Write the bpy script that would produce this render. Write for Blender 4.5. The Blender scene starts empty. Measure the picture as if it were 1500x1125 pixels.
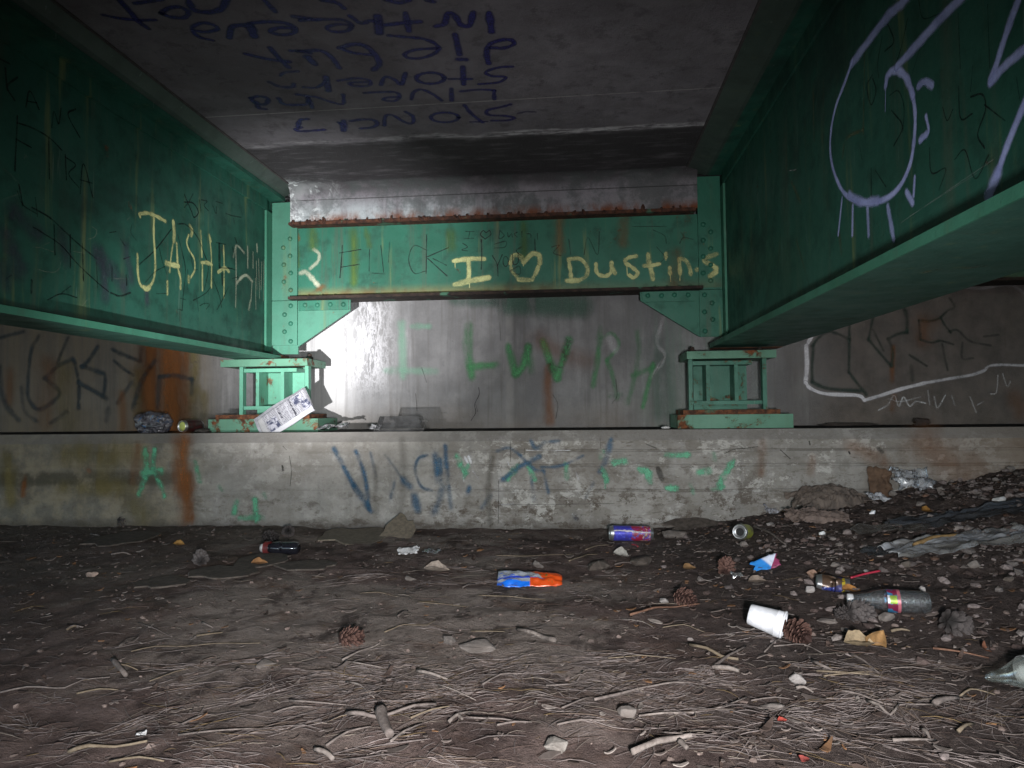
import bpy, bmesh, math, random
from mathutils import Vector, Matrix, Euler, noise
random.seed(7)
rnd = random.random
def U(a, b): return a + (b - a) * rnd()

scene = bpy.context.scene
COL = scene.collection

# ------------------------------------------------------------------ camera
F, CX, CY = 1040.0, 750.0, 562.5
ya = math.atan(99.6 / F); pa = math.atan(40.5 / F * math.cos(ya)); ra = 0.0105
CAMP = Vector((0, 0, 0.60))
fw = Vector((-math.sin(ya) * math.cos(pa), math.cos(ya) * math.cos(pa), math.sin(pa)))
rt0 = Vector((math.cos(ya), math.sin(ya), 0)); up0 = rt0.cross(fw)
RT = math.cos(ra) * rt0 - math.sin(ra) * up0
UP = math.sin(ra) * rt0 + math.cos(ra) * up0
cam = bpy.data.cameras.new('camera'); cam.sensor_width = 36; cam.lens = F / 1500 * 36; cam.clip_start = 0.05; cam.clip_end = 500
camo = bpy.data.objects.new('camera', cam); COL.objects.link(camo)
M = Matrix((RT, UP, -fw)).transposed().to_4x4(); M.translation = CAMP
camo.matrix_world = M
scene.camera = camo

def ray(x, y): return fw + RT * ((x - CX) / F) - UP * ((y - CY) / F)
def on(x, y, ax, v):
    d = ray(x, y); t = (v - CAMP[ax]) / d[ax]; return CAMP + d * t
# ------------------------------------------------------------------ main dimensions (metres)
YC = 3.85            # face of the crossbeam
YS, YL = 3.47, 3.50  # ledge front face / top edge
ZL = 0.505           # ledge top
YB = 4.10            # back wall
ZS = 1.873           # deck underside
XLW, XRW = -1.735, 0.772   # web faces of the two girders

def sst(a, b, x):
    t = min(1, max(0, (x - a) / (b - a))); return t * t * (3 - 2 * t)
def mound(x, y):
    s = 0.34 * sst(0.1, 2.7, x)
    g = 0.12 + 0.88 * sst(1.2, 3.4, y)
    return s * g
def gz(x, y):
    m = mound(x, y)
    z = 0.028 * sst(1.5, 3.4, y) + m
    a = noise.noise((x * 1.1, y * 1.3, 0.3)) * 0.018
    b = noise.noise((x * 4.1, y * 5.0, 4.3)) * 0.010
    c = noise.noise((x * 15.0, y * 13.0, 1.3)) * 0.0065
    d = noise.noise((x * 41.0, y * 33.0, 7.3)) * 0.0034
    k = 1 + 2.2 * sst(0.02, 0.12, m)
    near = sst(0.0, 0.25, YS - y + 0.12)
    return z + a * near + b + (c + d) * k
def ground(x, y, dz=0.0):
    d = ray(x, y); t = 0.6
    p = CAMP + d * t
    for i in range(3000):
        q = CAMP + d * (t + 0.004)
        if q.z <= gz(q.x, q.y) or q.y > YS: break
        t += 0.004; p = q
    return Vector((p.x, p.y, gz(p.x, p.y) + dz))

# ------------------------------------------------------------------ node helper
class NB:
    def __init__(s, name):
        s.m = bpy.data.materials.new(name); s.m.use_nodes = True
        s.t = s.m.node_tree; s.t.nodes.clear()
        s.out = s.t.nodes.new('ShaderNodeOutputMaterial')
    def n(s, ty, **kw):
        nd = s.t.nodes.new(ty)
        for k, v in kw.items(): setattr(nd, k, v)
        return nd
    def set(s, inp, v):
        if isinstance(v, bpy.types.NodeSocket): s.t.links.new(v, inp)
        elif v is not None:
            if inp.type == 'RGBA' and len(v) == 3: v = (*v, 1)
            inp.default_value = v
    def math(s, op, a, b=None, c=None, clamp=False):
        nd = s.n('ShaderNodeMath', operation=op, use_clamp=clamp)
        s.set(nd.inputs[0], a)
        if b is not None: s.set(nd.inputs[1], b)
        if c is not None: s.set(nd.inputs[2], c)
        return nd.outputs[0]
    def pos(s): return s.n('ShaderNodeNewGeometry').outputs['Position']
    def obj(s): return s.n('ShaderNodeTexCoord').outputs['Object']
    def sep(s, v):
        nd = s.n('ShaderNodeSeparateXYZ'); s.set(nd.inputs[0], v); return nd.outputs
    def scl(s, v, k):
        nd = s.n('ShaderNodeVectorMath', operation='MULTIPLY'); s.set(nd.inputs[0], v); nd.inputs[1].default_value = k; return nd.outputs[0]
    def noise(s, v, scale, detail=4, rough=0.55, dist=0.0):
        nd = s.n('ShaderNodeTexNoise'); s.set(nd.inputs['Vector'], v)
        nd.inputs['Scale'].default_value = scale; nd.inputs['Detail'].default_value = detail
        nd.inputs['Roughness'].default_value = rough; nd.inputs['Distortion'].default_value = dist
        return nd.outputs['Fac']
    def vor(s, v, scale, feat='F1', out='Distance'):
        nd = s.n('ShaderNodeTexVoronoi', feature=feat); s.set(nd.inputs['Vector'], v); nd.inputs['Scale'].default_value = scale
        return nd.outputs[out]
    def step(s, x, a, b, lo=0.0, hi=1.0):
        nd = s.n('ShaderNodeMapRange', interpolation_type='SMOOTHSTEP')
        s.set(nd.inputs[0], x); nd.inputs[1].default_value = a; nd.inputs[2].default_value = b
        nd.inputs[3].default_value = lo; nd.inputs[4].default_value = hi
        return nd.outputs[0]
    def band(s, x, c, w, soft):
        return s.math('MULTIPLY', s.step(x, c - w - soft, c - w), s.step(x, c + w, c + w + soft, 1, 0))
    def mix(s, f, a, b, mode='MIX'):
        nd = s.n('ShaderNodeMix', data_type='RGBA', blend_type=mode)
        s.set(nd.inputs[0], f); s.set(nd.inputs[6], a); s.set(nd.inputs[7], b); return nd.outputs[2]
    def mul(s, *a):
        r = a[0]
        for q in a[1:]: r = s.math('MULTIPLY', r, q)
        return r
    def bump(s, h, strength=0.5, dist=0.01):
        nd = s.n('ShaderNodeBump'); s.set(nd.inputs['Height'], h)
        nd.inputs['Strength'].default_value = strength; nd.inputs['Distance'].default_value = dist
        return nd.outputs[0]
    def bsdf(s, col, rough=0.6, metal=0.0, spec=0.4, normal=None, **kw):
        nd = s.n('ShaderNodeBsdfPrincipled')
        s.set(nd.inputs['Base Color'], col); s.set(nd.inputs['Roughness'], rough); s.set(nd.inputs['Metallic'], metal)
        s.set(nd.inputs['Specular IOR Level'], spec)
        if normal is not None: s.set(nd.inputs['Normal'], normal)
        for k, v in kw.items(): s.set(nd.inputs[k], v)
        return nd.outputs[0]
    def done(s, sh): s.t.links.new(sh, s.out.inputs[0]); return s.m

def simple(name, col, rough=0.6, metal=0.0, var=0.25, scale=30, bump=0.2, spec=0.4):
    b = NB(name); v = b.obj(); f = b.noise(v, scale, 5, 0.6)
    c = b.mix(b.step(f, 0.3, 0.7), tuple(x * (1 - var) for x in col), tuple(min(1, x * (1 + var)) for x in col))
    return b.done(b.bsdf(c, rough, metal, spec, b.bump(f, bump, 0.003)))

# ------------------------------------------------------------------ surface materials
def concrete(name, base, streak=0.5, stain=0.4, wall=False, ledge=False, soffit=False):
    b = NB(name); P = b.pos(); x, y, z = b.sep(P)
    big = b.noise(P, 1.7, 6, 0.6, 0.4); mid = b.noise(P, 9, 7, 0.65); fine = b.noise(P, 90, 5, 0.7); vfine = b.noise(P, 330, 2, 0.6)
    st = b.noise(b.scl(P, (11, 11, 0.8)), 1.3, 6, 0.68)
    c = b.mix(b.step(big, 0.3, 0.7), tuple(v * 0.78 for v in base), tuple(v * 1.12 for v in base))
    c = b.mix(b.mul(b.step(mid, 0.42, 0.7), 0.45), c, tuple(v * 0.55 for v in (base[0] * (1 if wall else 1.05), base[1], base[2] * (1 if wall else .92))))
    c = b.mix(b.mul(b.step(st, 0.48, 0.75), streak), c, (0.10, 0.097, 0.092))
    c = b.mix(b.mul(b.step(b.noise(b.scl(P, (7, 7, 0.6)), 1.9, 5, 0.6), 0.55, 0.78), streak * 0.7), c, (0.38, 0.38, 0.39))
    cl = b.step(b.noise(P, 4.3, 9, 0.72, 0.5), 0.40, 0.62); c = b.mix(b.mul(cl, 0.35), c, tuple(v * 0.5 for v in base))
    pits = b.step(b.noise(P, 55, 4, 0.75), 0.64, 0.72)
    h = b.math('ADD', b.math('ADD', b.mul(mid, 0.6), b.mul(fine, 0.5)), b.mul(vfine, 0.15))
    if wall:
        rid = b.math('ABSOLUTE', b.math('SUBTRACT', b.noise(b.scl(P, (1, 1, 0.45)), 15, 5, 0.62, 0.35), 0.5))
        rid2 = b.math('ABSOLUTE', b.math('SUBTRACT', b.noise(b.scl(P, (1, 1, 0.30)), 30, 4, 0.6, 0.2), 0.5))
        eff = b.math('MAXIMUM', b.step(rid, 0.045, 0.004), b.mul(b.step(rid2, 0.06, 0.005), 0.8))
        eff = b.math('ADD', b.mul(eff, 0.75), b.mul(b.step(b.noise(b.scl(P, (1, 1, 0.25)), 6, 6, 0.7), 0.40, 0.66), 0.45), clamp=True)
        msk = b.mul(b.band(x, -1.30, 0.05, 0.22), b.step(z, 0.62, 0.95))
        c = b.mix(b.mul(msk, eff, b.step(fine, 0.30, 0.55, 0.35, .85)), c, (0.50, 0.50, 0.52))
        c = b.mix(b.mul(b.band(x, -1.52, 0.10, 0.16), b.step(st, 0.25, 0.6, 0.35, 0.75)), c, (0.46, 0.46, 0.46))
        dkp = b.mul(b.step(b.noise(b.scl(P, (2.2, 2.2, 0.9)), 1.7, 6, 0.6), 0.46, 0.64), b.step(x, -1.15, -0.5)); c = b.mix(b.mul(dkp, 0.6), c, (0.105, 0.104, 0.108))
        c = b.mix(b.mul(b.step(b.noise(b.scl(P, (30, 30, 1.1)), 1.0, 4, 0.6), 0.5, 0.72), 0.5), c, (0.11, 0.105, 0.10))
        # pour joints (vertical)
        j = b.band(x, -0.405, 0.012, 0.02); c = b.mix(b.mul(j, b.step(mid, 0.3, 0.6), 0.22), c, (0.36, 0.35, 0.33))
        # grime along the foot, rust veil left and dull brown right
        c = b.mix(b.mul(b.step(z, 0.72, 0.5), b.step(big, 0.3, 0.65), 0.5), c, (0.16, 0.125, 0.09))
        c = b.mix(b.mul(b.step(x, 0.9, 1.6), 0.8), c, b.mix(b.step(mid, .3, .7), (0.060, 0.050, 0.043), (0.115, 0.096, 0.083)))
        c = b.mix(b.mul(b.step(x, -2.05, -2.35), 0.65), c, b.mix(b.step(st, .3, .7), (0.17, 0.135, 0.085), (0.10, 0.09, 0.075)))
        c = b.mix(b.mul(b.step(x, 0.25, 0.55), b.step(x, 1.15, 0.75), b.step(st, 0.35, 0.65), 0.5), c, (0.13, 0.20, 0.16))
    if ledge:
        hz = b.math('SUBTRACT', 0.505, z)
        # boards of the formwork: seams and mossy dark zones
        for zz, w in ((0.335, 0.004), (0.215, 0.004), (0.405, 0.003)):
            wz = b.math('ADD', z, b.mul(b.math('SUBTRACT', b.noise(P, 3, 2), 0.5), 0.012))
            c = b.mix(b.mul(b.band(wz, zz, w, 0.004), b.step(b.noise(b.scl(P, (1, 1, 3)), 5, 5, .7), 0.44, 0.58), b.step(x, -0.7, -0.35, 0.35, 1.0), 0.6), c, (0.09, 0.08, 0.068))
            h = b.math('SUBTRACT', h, b.mul(b.band(wz, zz, w, 0.005), b.step(x, -0.7, -0.35, 0.15, 0.6)))
        dk = b.step(b.noise(b.scl(P, (1, 1, 2.2)), 6.5, 8, 0.75), 0.50, 0.62)
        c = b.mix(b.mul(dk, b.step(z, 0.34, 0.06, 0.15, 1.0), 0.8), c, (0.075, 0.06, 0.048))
        bl = b.step(b.noise(b.scl(P, (1, 1, 5)), 14, 8, 0.8), 0.55, 0.63)
        c = b.mix(b.mul(bl, b.step(x, -0.5, -0.3), 0.8), c, (0.10, 0.085, 0.07))
        wt = b.step(b.noise(P, 8, 6, 0.7), 0.54, 0.66)
        c = b.mix(b.mul(wt, 0.30), c, (0.43, 0.42, 0.40))
        pt = b.step(b.noise(b.scl(P, (1, 1, 1.6)), 3.3, 9, 0.74, 0.3), 0.49, 0.56); c = b.mix(b.mul(pt, b.step(x, -0.9, -0.3, 0.22, 0.5)), c, (0.12, 0.105, 0.088))
        cr = b.step(b.noise(b.scl(P, (1, 1, 1.2)), 11, 9, 0.8, 0.2), 0.535, 0.575); c = b.mix(b.mul(cr, b.step(z, 0.40, 0.12, 0.15, 0.85), b.step(x, -1.1, -0.4, 0.25, 1.0)), c, (0.075, 0.06, 0.048))
        wp = b.step(b.noise(b.scl(P, (1, 1, 1.5)), 6.2, 9, 0.78, 0.2), 0.555, 0.585); c = b.mix(b.mul(wp, b.step(x, -1.0, -0.3, 0.25, 0.6)), c, (0.42, 0.41, 0.38))
        c = b.mix(b.mul(b.step(b.noise(P, 21, 8, 0.8), 0.57, 0.65), 0.4), c, (0.09, 0.076, 0.062))
        c = b.mix(b.mul(b.step(x, 1.3, 2.2), 0.75), c, (0.17, 0.12, 0.085))
        c = b.mix(b.mul(b.step(x, -1.75, -2.2), 0.7), c, b.mix(b.step(mid, .35, .6), (0.20, 0.165, 0.105), (0.085, 0.078, 0.058)))
        c = b.mix(b.mul(b.band(z, 0.275, 0.02, 0.03), b.step(x, -1.9, -2.2), b.step(mid, .3, .55), 0.7), c, (0.05, 0.045, 0.03))
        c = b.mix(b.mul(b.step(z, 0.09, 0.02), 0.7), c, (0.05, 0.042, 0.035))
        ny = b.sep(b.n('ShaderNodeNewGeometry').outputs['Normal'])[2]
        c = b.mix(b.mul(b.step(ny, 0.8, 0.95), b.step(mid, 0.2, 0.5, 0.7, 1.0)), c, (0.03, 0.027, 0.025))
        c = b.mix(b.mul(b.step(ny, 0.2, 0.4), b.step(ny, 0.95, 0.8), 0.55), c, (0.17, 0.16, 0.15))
    if soffit:
        wy = b.math('ADD', y, b.mul(b.math('SUBTRACT', b.noise(P, 5, 5, 0.6), 0.5), 0.10))
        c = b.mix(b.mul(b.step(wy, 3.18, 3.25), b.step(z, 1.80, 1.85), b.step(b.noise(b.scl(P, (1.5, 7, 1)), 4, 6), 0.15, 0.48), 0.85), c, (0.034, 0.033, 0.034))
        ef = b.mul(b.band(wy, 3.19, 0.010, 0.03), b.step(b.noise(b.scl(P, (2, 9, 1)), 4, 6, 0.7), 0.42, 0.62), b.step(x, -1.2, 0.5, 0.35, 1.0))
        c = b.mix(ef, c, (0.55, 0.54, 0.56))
        # seam lines
        s1 = b.math('ADD', y, b.mul(x, 0.012)); c = b.mix(b.mul(b.band(s1, 2.838, 0.0016, 0.003), b.step(b.noise(P, 12, 3), 0.3, 0.5)), c, (0.30, 0.29, 0.29))
        sp = b.step(b.vor(P, 26), 0.055, 0.03); c = b.mix(b.mul(sp, b.step(b.noise(P, 6), 0.52, 0.6), 0.55), c, (0.33, 0.31, 0.28))
        c = b.mix(b.mul(b.step(b.noise(P, 150, 3, .8), .60, .72), b.step(z, 1.86, 1.87), .55), c, (0.30, 0.29, 0.30))
        c = b.mix(b.mul(b.step(b.noise(P, 13, 7, .75), .52, .64), .45), c, (0.055, 0.052, 0.056))
        lt = b.step(b.noise(b.scl(P, (1.0, 2.2, 1)), 3.2, 6, 0.6), 0.52, 0.72); c = b.mix(b.mul(lt, 0.4), c, (0.20, 0.19, 0.20))
        # paler low on the drop over the crossbeam, strongest at the left
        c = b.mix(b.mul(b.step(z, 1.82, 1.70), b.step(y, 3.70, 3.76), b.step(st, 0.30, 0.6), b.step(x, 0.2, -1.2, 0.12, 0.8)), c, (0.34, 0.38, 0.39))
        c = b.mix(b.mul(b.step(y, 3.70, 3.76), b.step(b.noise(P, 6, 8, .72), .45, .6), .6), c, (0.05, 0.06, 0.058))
        rs = b.mul(b.step(z, 1.735, 1.668), b.step(b.noise(b.scl(P, (1, 1, 0.5)), 7, 6, 0.7), 0.42, 0.62)); c = b.mix(b.mul(rs, b.step(y, 3.70, 3.76)), c, (0.13, 0.045, 0.02))
        c = b.mix(b.mul(b.band(z, 1.79, 0.0015, 0.002), b.step(y, 3.70, 3.76), 0.8), c, (0.03, 0.03, 0.03))
        vein = b.step(b.math('ABSOLUTE', b.math('SUBTRACT', b.noise(P, 7, 6, 0.65, 0.8), 0.5)), 0.035, 0.003)
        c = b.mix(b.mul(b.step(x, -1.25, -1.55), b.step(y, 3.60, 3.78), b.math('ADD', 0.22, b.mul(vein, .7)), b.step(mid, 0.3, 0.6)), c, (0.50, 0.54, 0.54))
    c = b.mix(b.mul(pits, 0.55), c, tuple(v * 0.35 for v in base))
    c = b.mix(b.mul(b.step(vfine, 0.55, 0.8), 0.25), c, tuple(min(1, v * 1.35) for v in base))
    return b.done(b.bsdf(c, 0.95, 0, 0.08, b.bump(h, 0.9, 0.008)))

def green_paint(name, base=(0.055, 0.235, 0.145), rust=0.3, streak=0.4, dirty=0.5, edge_rust=None, grime_shade=False):
    b = NB(name); P = b.pos(); x, y, z = b.sep(P)
    big = b.noise(P, 2.2, 5, 0.6); mid = b.noise(P, 11, 6, 0.65); fine = b.noise(P, 120, 4, 0.6)
    st = b.noise(b.scl(P, (16, 16, 0.9)), 1.2, 5, 0.65)
    c = b.mix(b.step(big, 0.3, 0.7), tuple(v * 0.78 for v in base), (base[0] * 1.2, base[1] * 1.1, base[2] * 1.15))
    c = b.mix(b.mul(b.step(mid, 0.48, 0.7), dirty * 0.6), c, (base[0] * 0.6, base[1] * 0.5, base[2] * 0.52))
    c = b.mix(b.mul(b.step(st, 0.52, 0.74), streak), c, (0.055, 0.085, 0.06))
    c = b.mix(b.mul(b.step(b.noise(b.scl(P, (9, 9, 0.7)), 1.7, 5, .6), 0.58, 0.74), streak * 0.8), c, (0.16, 0.19, 0.07))
    r = b.step(b.noise(P, 5.5, 9, 0.74, 0.3), 0.66 - 0.13 * rust, 0.72 - 0.13 * rust)
    rc = b.mix(b.step(b.noise(P, 40, 5), 0.35, 0.65), (0.045, 0.018, 0.010), (0.15, 0.055, 0.022))
    c = b.mix(b.mul(r, min(1, 0.4 + rust)), c, rc)
    if edge_rust:
        for (z0, z1, amt) in edge_rust:
            m = b.mul(b.step(z, z1, z0), b.step(z, z0 - 0.004, z0), b.step(b.noise(b.scl(P, (1, 1, .5)), 6, 7, .7), 0.22, 0.5), b.step(x, 0.3, -0.6, 0.3, 1.0), amt)
            c = b.mix(m, c, b.mix(b.step(mid, .4, .65), (0.15, 0.15, 0.06), (0.13, 0.085, 0.03)))
    if grime_shade:
        wz = b.math('ADD', z, b.mul(b.math('SUBTRACT', b.noise(P, 9, 5, .7), .5), .02)); c = b.mix(b.mul(b.step(wz, 0.962, 0.948), .6), c, (0.010, 0.016, 0.014))  # thin dark band: the bottom flange's shadow on the web, painted into the colour
        c = b.mix(b.mul(b.step(b.noise(b.scl(P, (1, .6, 1)), 1.6, 7, .66), .50, .66), .65), c, (0.013, 0.026, 0.024))
        c = b.mix(b.mul(b.step(b.noise(P, 28, 6, .75), .66, .72), .6), c, (0.10, 0.13, 0.105))
    scr = b.step(b.noise(b.scl(P, (60, 60, 3)), 1.0, 2, 0.5), 0.70, 0.76)
    c = b.mix(b.mul(scr, 0.18), c, (0.30, 0.38, 0.33))
    h = b.math('ADD', b.mul(mid, 0.7), b.mul(fine, 0.25)); h = b.math('SUBTRACT', h, b.mul(r, 0.5))
    return b.done(b.bsdf(c, b.math('ADD', b.step(mid, 0.3, 0.7, 0.38, 0.58), b.mul(r, 0.35), clamp=True), 0, 0.22, b.bump(h, 0.5, 0.005)))

def rusty(name, c0=(0.035, 0.016, 0.010), c1=(0.16, 0.06, 0.025)):
    b = NB(name); P = b.pos(); f = b.noise(P, 30, 7, 0.7)
    c = b.mix(b.step(f, 0.35, 0.68), c0, c1); g = b.step(b.noise(P, 9, 5), 0.60, 0.68)
    c = b.mix(b.mul(g, 0.6), c, (0.05, 0.16, 0.10))
    return b.done(b.bsdf(c, 0.85, 0, 0.3, b.bump(f, 0.8, 0.006)))

def soil():
    b = NB('soil'); P = b.pos(); x, y, z = b.sep(P)
    big = b.math('ADD', b.noise(P, 1.9, 7, 0.62, 0.6), b.math('SUBTRACT', b.mul(b.band(b.math('ADD', x, b.mul(y, .15)), -.30, .28, .55), b.band(y, 2.02, .16, .45), .17), .02)); mid = b.noise(b.scl(P, (1.15, 0.8, 1)), 7, 9, 0.74); fine = b.noise(P, 45, 7, 0.75); vf = b.noise(P, 210, 4, 0.7)
    def fibre(a, sx, sy):
        m = b.n('ShaderNodeVectorRotate', rotation_type='Z_AXIS'); b.set(m.inputs['Vector'], P); m.inputs['Angle'].default_value = a
        return b.noise(b.scl(m.outputs[0], (sx, sy, 1)), 1.0, 3, 0.6, 0.4)
    fib = b.math('MAXIMUM', b.math('MAXIMUM', fibre(0.12, 16, 190), fibre(-0.35, 18, 210)), fibre(0.75, 22, 170))
    c = b.mix(b.step(mid, 0.34, 0.64), (0.072, 0.047, 0.041), (0.205, 0.148, 0.130))
    c = b.mix(b.mul(b.step(fib, 0.62, 0.76), b.step(big, .3, .55), 0.35), c, (0.30, 0.24, 0.21))
    dust = b.mul(b.step(big, 0.46, 0.58), b.step(y, 1.1, 2.0, 0.45, 1.0), b.step(x, 0.6, 0.0, 0.12, 1.0))
    c = b.mix(b.mul(dust, 0.85), c, b.mix(b.step(fine, .35, .65), (0.215, 0.178, 0.152), (0.37, 0.31, 0.268)))
    c = b.mix(b.mul(b.step(b.noise(P, 3.1, 6, .65), 0.55, 0.66), 0.65), c, (0.115, 0.065, 0.043))
    c = b.mix(b.mul(b.step(b.noise(b.scl(P, (1.2, .8, 1)), 5.3, 8, .72), 0.52, 0.62), 0.75), c, (0.040, 0.026, 0.023))
    c = b.mix(b.mul(b.step(fine, 0.52, 0.70), 0.45), c, (0.045, 0.031, 0.026))
    c = b.mix(b.mul(b.step(vf, 0.60, 0.72), 0.6), c, (0.27, 0.235, 0.21))
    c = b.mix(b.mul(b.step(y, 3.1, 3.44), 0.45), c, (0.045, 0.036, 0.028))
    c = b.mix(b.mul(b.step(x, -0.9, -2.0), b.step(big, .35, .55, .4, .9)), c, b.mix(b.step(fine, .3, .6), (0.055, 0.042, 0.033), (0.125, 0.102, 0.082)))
    c = b.mix(b.mul(b.step(b.math('ADD', x, b.mul(big, .6)), 0.35, 0.75), b.step(mid, .30, .6, .55, .95)), c, b.mix(b.step(fine, .35, .65), (0.034, 0.024, 0.021), (0.115, 0.090, 0.079)))
    h = b.math('ADD', b.math('ADD', b.math('ADD', b.mul(mid, 0.8), fine), b.mul(vf, 0.5)), b.mul(fib, 0.12))
    return b.done(b.bsdf(c, 0.95, 0, 0.2, b.bump(h, 1.0, 0.018)))

def tinted(name, rough=0.8, spec=0.3, scale=60):
    """colour comes from a per-piece attribute (each needle, chip or pebble has its own colour)"""
    b = NB(name); a = b.n('ShaderNodeAttribute', attribute_name='tint').outputs['Color']
    f = b.noise(b.pos(), scale, 4, 0.65)
    c = b.mix(b.step(f, 0.3, 0.7), b.mix(0.45, a, (0.02, 0.015, 0.012)), a)
    return b.done(b.bsdf(c, rough, 0, spec, b.bump(f, 0.5, 0.002)))

def spray(name, col, soft=0.35, grain=0.35, patch=0.35, rough=0.55, vert=1.0, jag=0.0, js=22):
    b = NB(name); P = b.pos()
    uv = b.n('ShaderNodeUVMap', uv_map='uv').outputs[0]
    u, w, _ = b.sep(uv)
    d = b.math('SQRT', b.math('ADD', b.mul(u, u), b.mul(w, w)))
    if jag: d = b.math('ADD', d, b.mul(b.math('SUBTRACT', b.noise(b.scl(P, (1, 1, vert)), js, 6, 0.7), 0.5), jag))
    a = b.step(d, soft, 1.0, 1.0, 0.0)
    dens = b.n('ShaderNodeAttribute', attribute_name='dens').outputs['Fac']
    g = b.noise(P, 160, 3, 0.7); p = b.noise(b.scl(P, (1, 1, vert)), 13, 5, 0.65)
    a = b.mul(a, dens, b.step(g, 0.30, 0.60, 1 - grain, 1.0), b.step(p, 0.32, 0.58, 1 - patch, 1.0))
    c = b.mix(b.step(p, 0.3, 0.7), tuple(v * 0.8 for v in col), tuple(min(1, v * 1.12) for v in col))
    sh = b.n('ShaderNodeMixShader'); b.set(sh.inputs[0], a)
    tr = b.n('ShaderNodeBsdfTransparent').outputs[0]
    b.t.links.new(tr, sh.inputs[1]); b.t.links.new(b.bsdf(c, rough, 0, 0.3), sh.inputs[2])
    return b.done(sh.outputs[0])

def film(name, col=(0.9, 0.9, 0.9), op=0.25, rough=0.12, gloss=0.6, bump=0.4, scale=30, stretch=(1, 1, 1), detailcol=None, tint=(0.93, 0.95, 0.95)):
    """thin clear plastic: mostly see-through, a dull veil and a shiny skin"""
    b = NB(name); v = b.scl(b.obj(), stretch); f = b.noise(v, scale, 5, 0.6, 1.0)
    nm = b.bump(f, bump, 0.006)
    tr = b.n('ShaderNodeBsdfTransparent'); tr.inputs[0].default_value = (*tint, 1)
    c = col if detailcol is None else b.mix(b.step(b.noise(v, scale * 0.35, 5), 0.4, 0.62), col, detailcol)
    df = b.bsdf(c, 0.5, 0, 0.5, nm)
    m1 = b.n('ShaderNodeMixShader'); b.set(m1.inputs[0], b.step(f, 0.25, 0.75, op * 0.4, min(1, op * 1.6)))
    b.t.links.new(tr.outputs[0], m1.inputs[1]); b.t.links.new(df, m1.inputs[2])
    gl = b.n('ShaderNodeBsdfGlossy'); gl.inputs['Roughness'].default_value = rough; b.set(gl.inputs['Normal'], nm)
    fr = b.n('ShaderNodeFresnel'); fr.inputs[0].default_value = 1.45; b.set(fr.inputs[1], nm)
    m2 = b.n('ShaderNodeMixShader'); b.set(m2.inputs[0], b.mul(fr.outputs[0], gloss, 1.4))
    b.t.links.new(m1.outputs[0], m2.inputs[1]); b.t.links.new(gl.outputs[0], m2.inputs[2])
    return b.done(m2.outputs[0])

# ------------------------------------------------------------------ object helpers
def link(o, parent=None):
    COL.objects.link(o)
    if parent: o.parent = parent
    return o
def tag(o, label=None, cat=None, group=None, kind=None):
    if label: o['label'] = label
    if cat: o['category'] = cat
    if group: o['group'] = group
    if kind: o['kind'] = kind
    return o
def empty(name, loc, label, cat, group=None, rot=(0, 0, 0)):
    o = bpy.data.objects.new(name, None); o.location = loc; o.rotation_euler = rot; o.empty_display_size = 0.05
    return tag(link(o), label, cat, group)
def raw(name, verts, faces, mat, parent=None, smooth=False, origin=None):
    me = bpy.data.meshes.new(name)
    if origin is not None: verts = [(v[0] - origin[0], v[1] - origin[1], v[2] - origin[2]) for v in verts]
    me.from_pydata([tuple(v) for v in verts], [], faces); me.materials.append(mat); me.validate(); me.update()
    if smooth: me.polygons.foreach_set('use_smooth', [True] * len(me.polygons))
    return link(bpy.data.objects.new(name, me), parent)
def from_bm(name, bm, mat, parent=None, smooth=False, bevel=0.0, origin=None, seg=2):
    if bevel:
        es = [e for e in bm.edges if len(e.link_faces) == 2 and e.calc_face_angle(0) > 0.5]
        bmesh.ops.bevel(bm, geom=es, offset=bevel, segments=seg, affect='EDGES', profile=0.6, clamp_overlap=True)
    if origin is not None: bmesh.ops.translate(bm, verts=bm.verts, vec=(-origin[0], -origin[1], -origin[2]))
    bmesh.ops.recalc_face_normals(bm, faces=bm.faces)
    me = bpy.data.meshes.new(name); bm.to_mesh(me); bm.free(); me.materials.append(mat)
    if smooth: me.polygons.foreach_set('use_smooth', [True] * len(me.polygons))
    return link(bpy.data.objects.new(name, me), parent)
def box(bm, x0, x1, y0, y1, z0, z1):
    vs = [bm.verts.new((x, y, z)) for x in (x0, x1) for y in (y0, y1) for z in (z0, z1)]
    for f in ((0, 1, 3, 2), (4, 6, 7, 5), (0, 4, 5, 1), (2, 3, 7, 6), (0, 2, 6, 4), (1, 5, 7, 3)): bm.faces.new([vs[i] for i in f])
def prism_y(bm, prof, y0, y1):
    """closed (x,z) outline run along Y"""
    a = [bm.verts.new((x, y0, z)) for x, z in prof]; c = [bm.verts.new((x, y1, z)) for x, z in prof]
    bm.faces.new(a); bm.faces.new(c[::-1]); n = len(a)
    for i in range(n): bm.faces.new((a[i], c[i], c[(i + 1) % n], a[(i + 1) % n]))
def prism_x(bm, prof, x0, x1):
    a = [bm.verts.new((x0, y, z)) for y, z in prof]; c = [bm.verts.new((x1, y, z)) for y, z in prof]
    bm.faces.new(a); bm.faces.new(c[::-1]); n = len(a)
    for i in range(n): bm.faces.new((a[i], c[i], c[(i + 1) % n], a[(i + 1) % n]))
def slab_y(bm, poly, y0, y1):
    """(x,z) polygon with thickness along Y"""
    prism_y(bm, poly, y0, y1)
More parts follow.
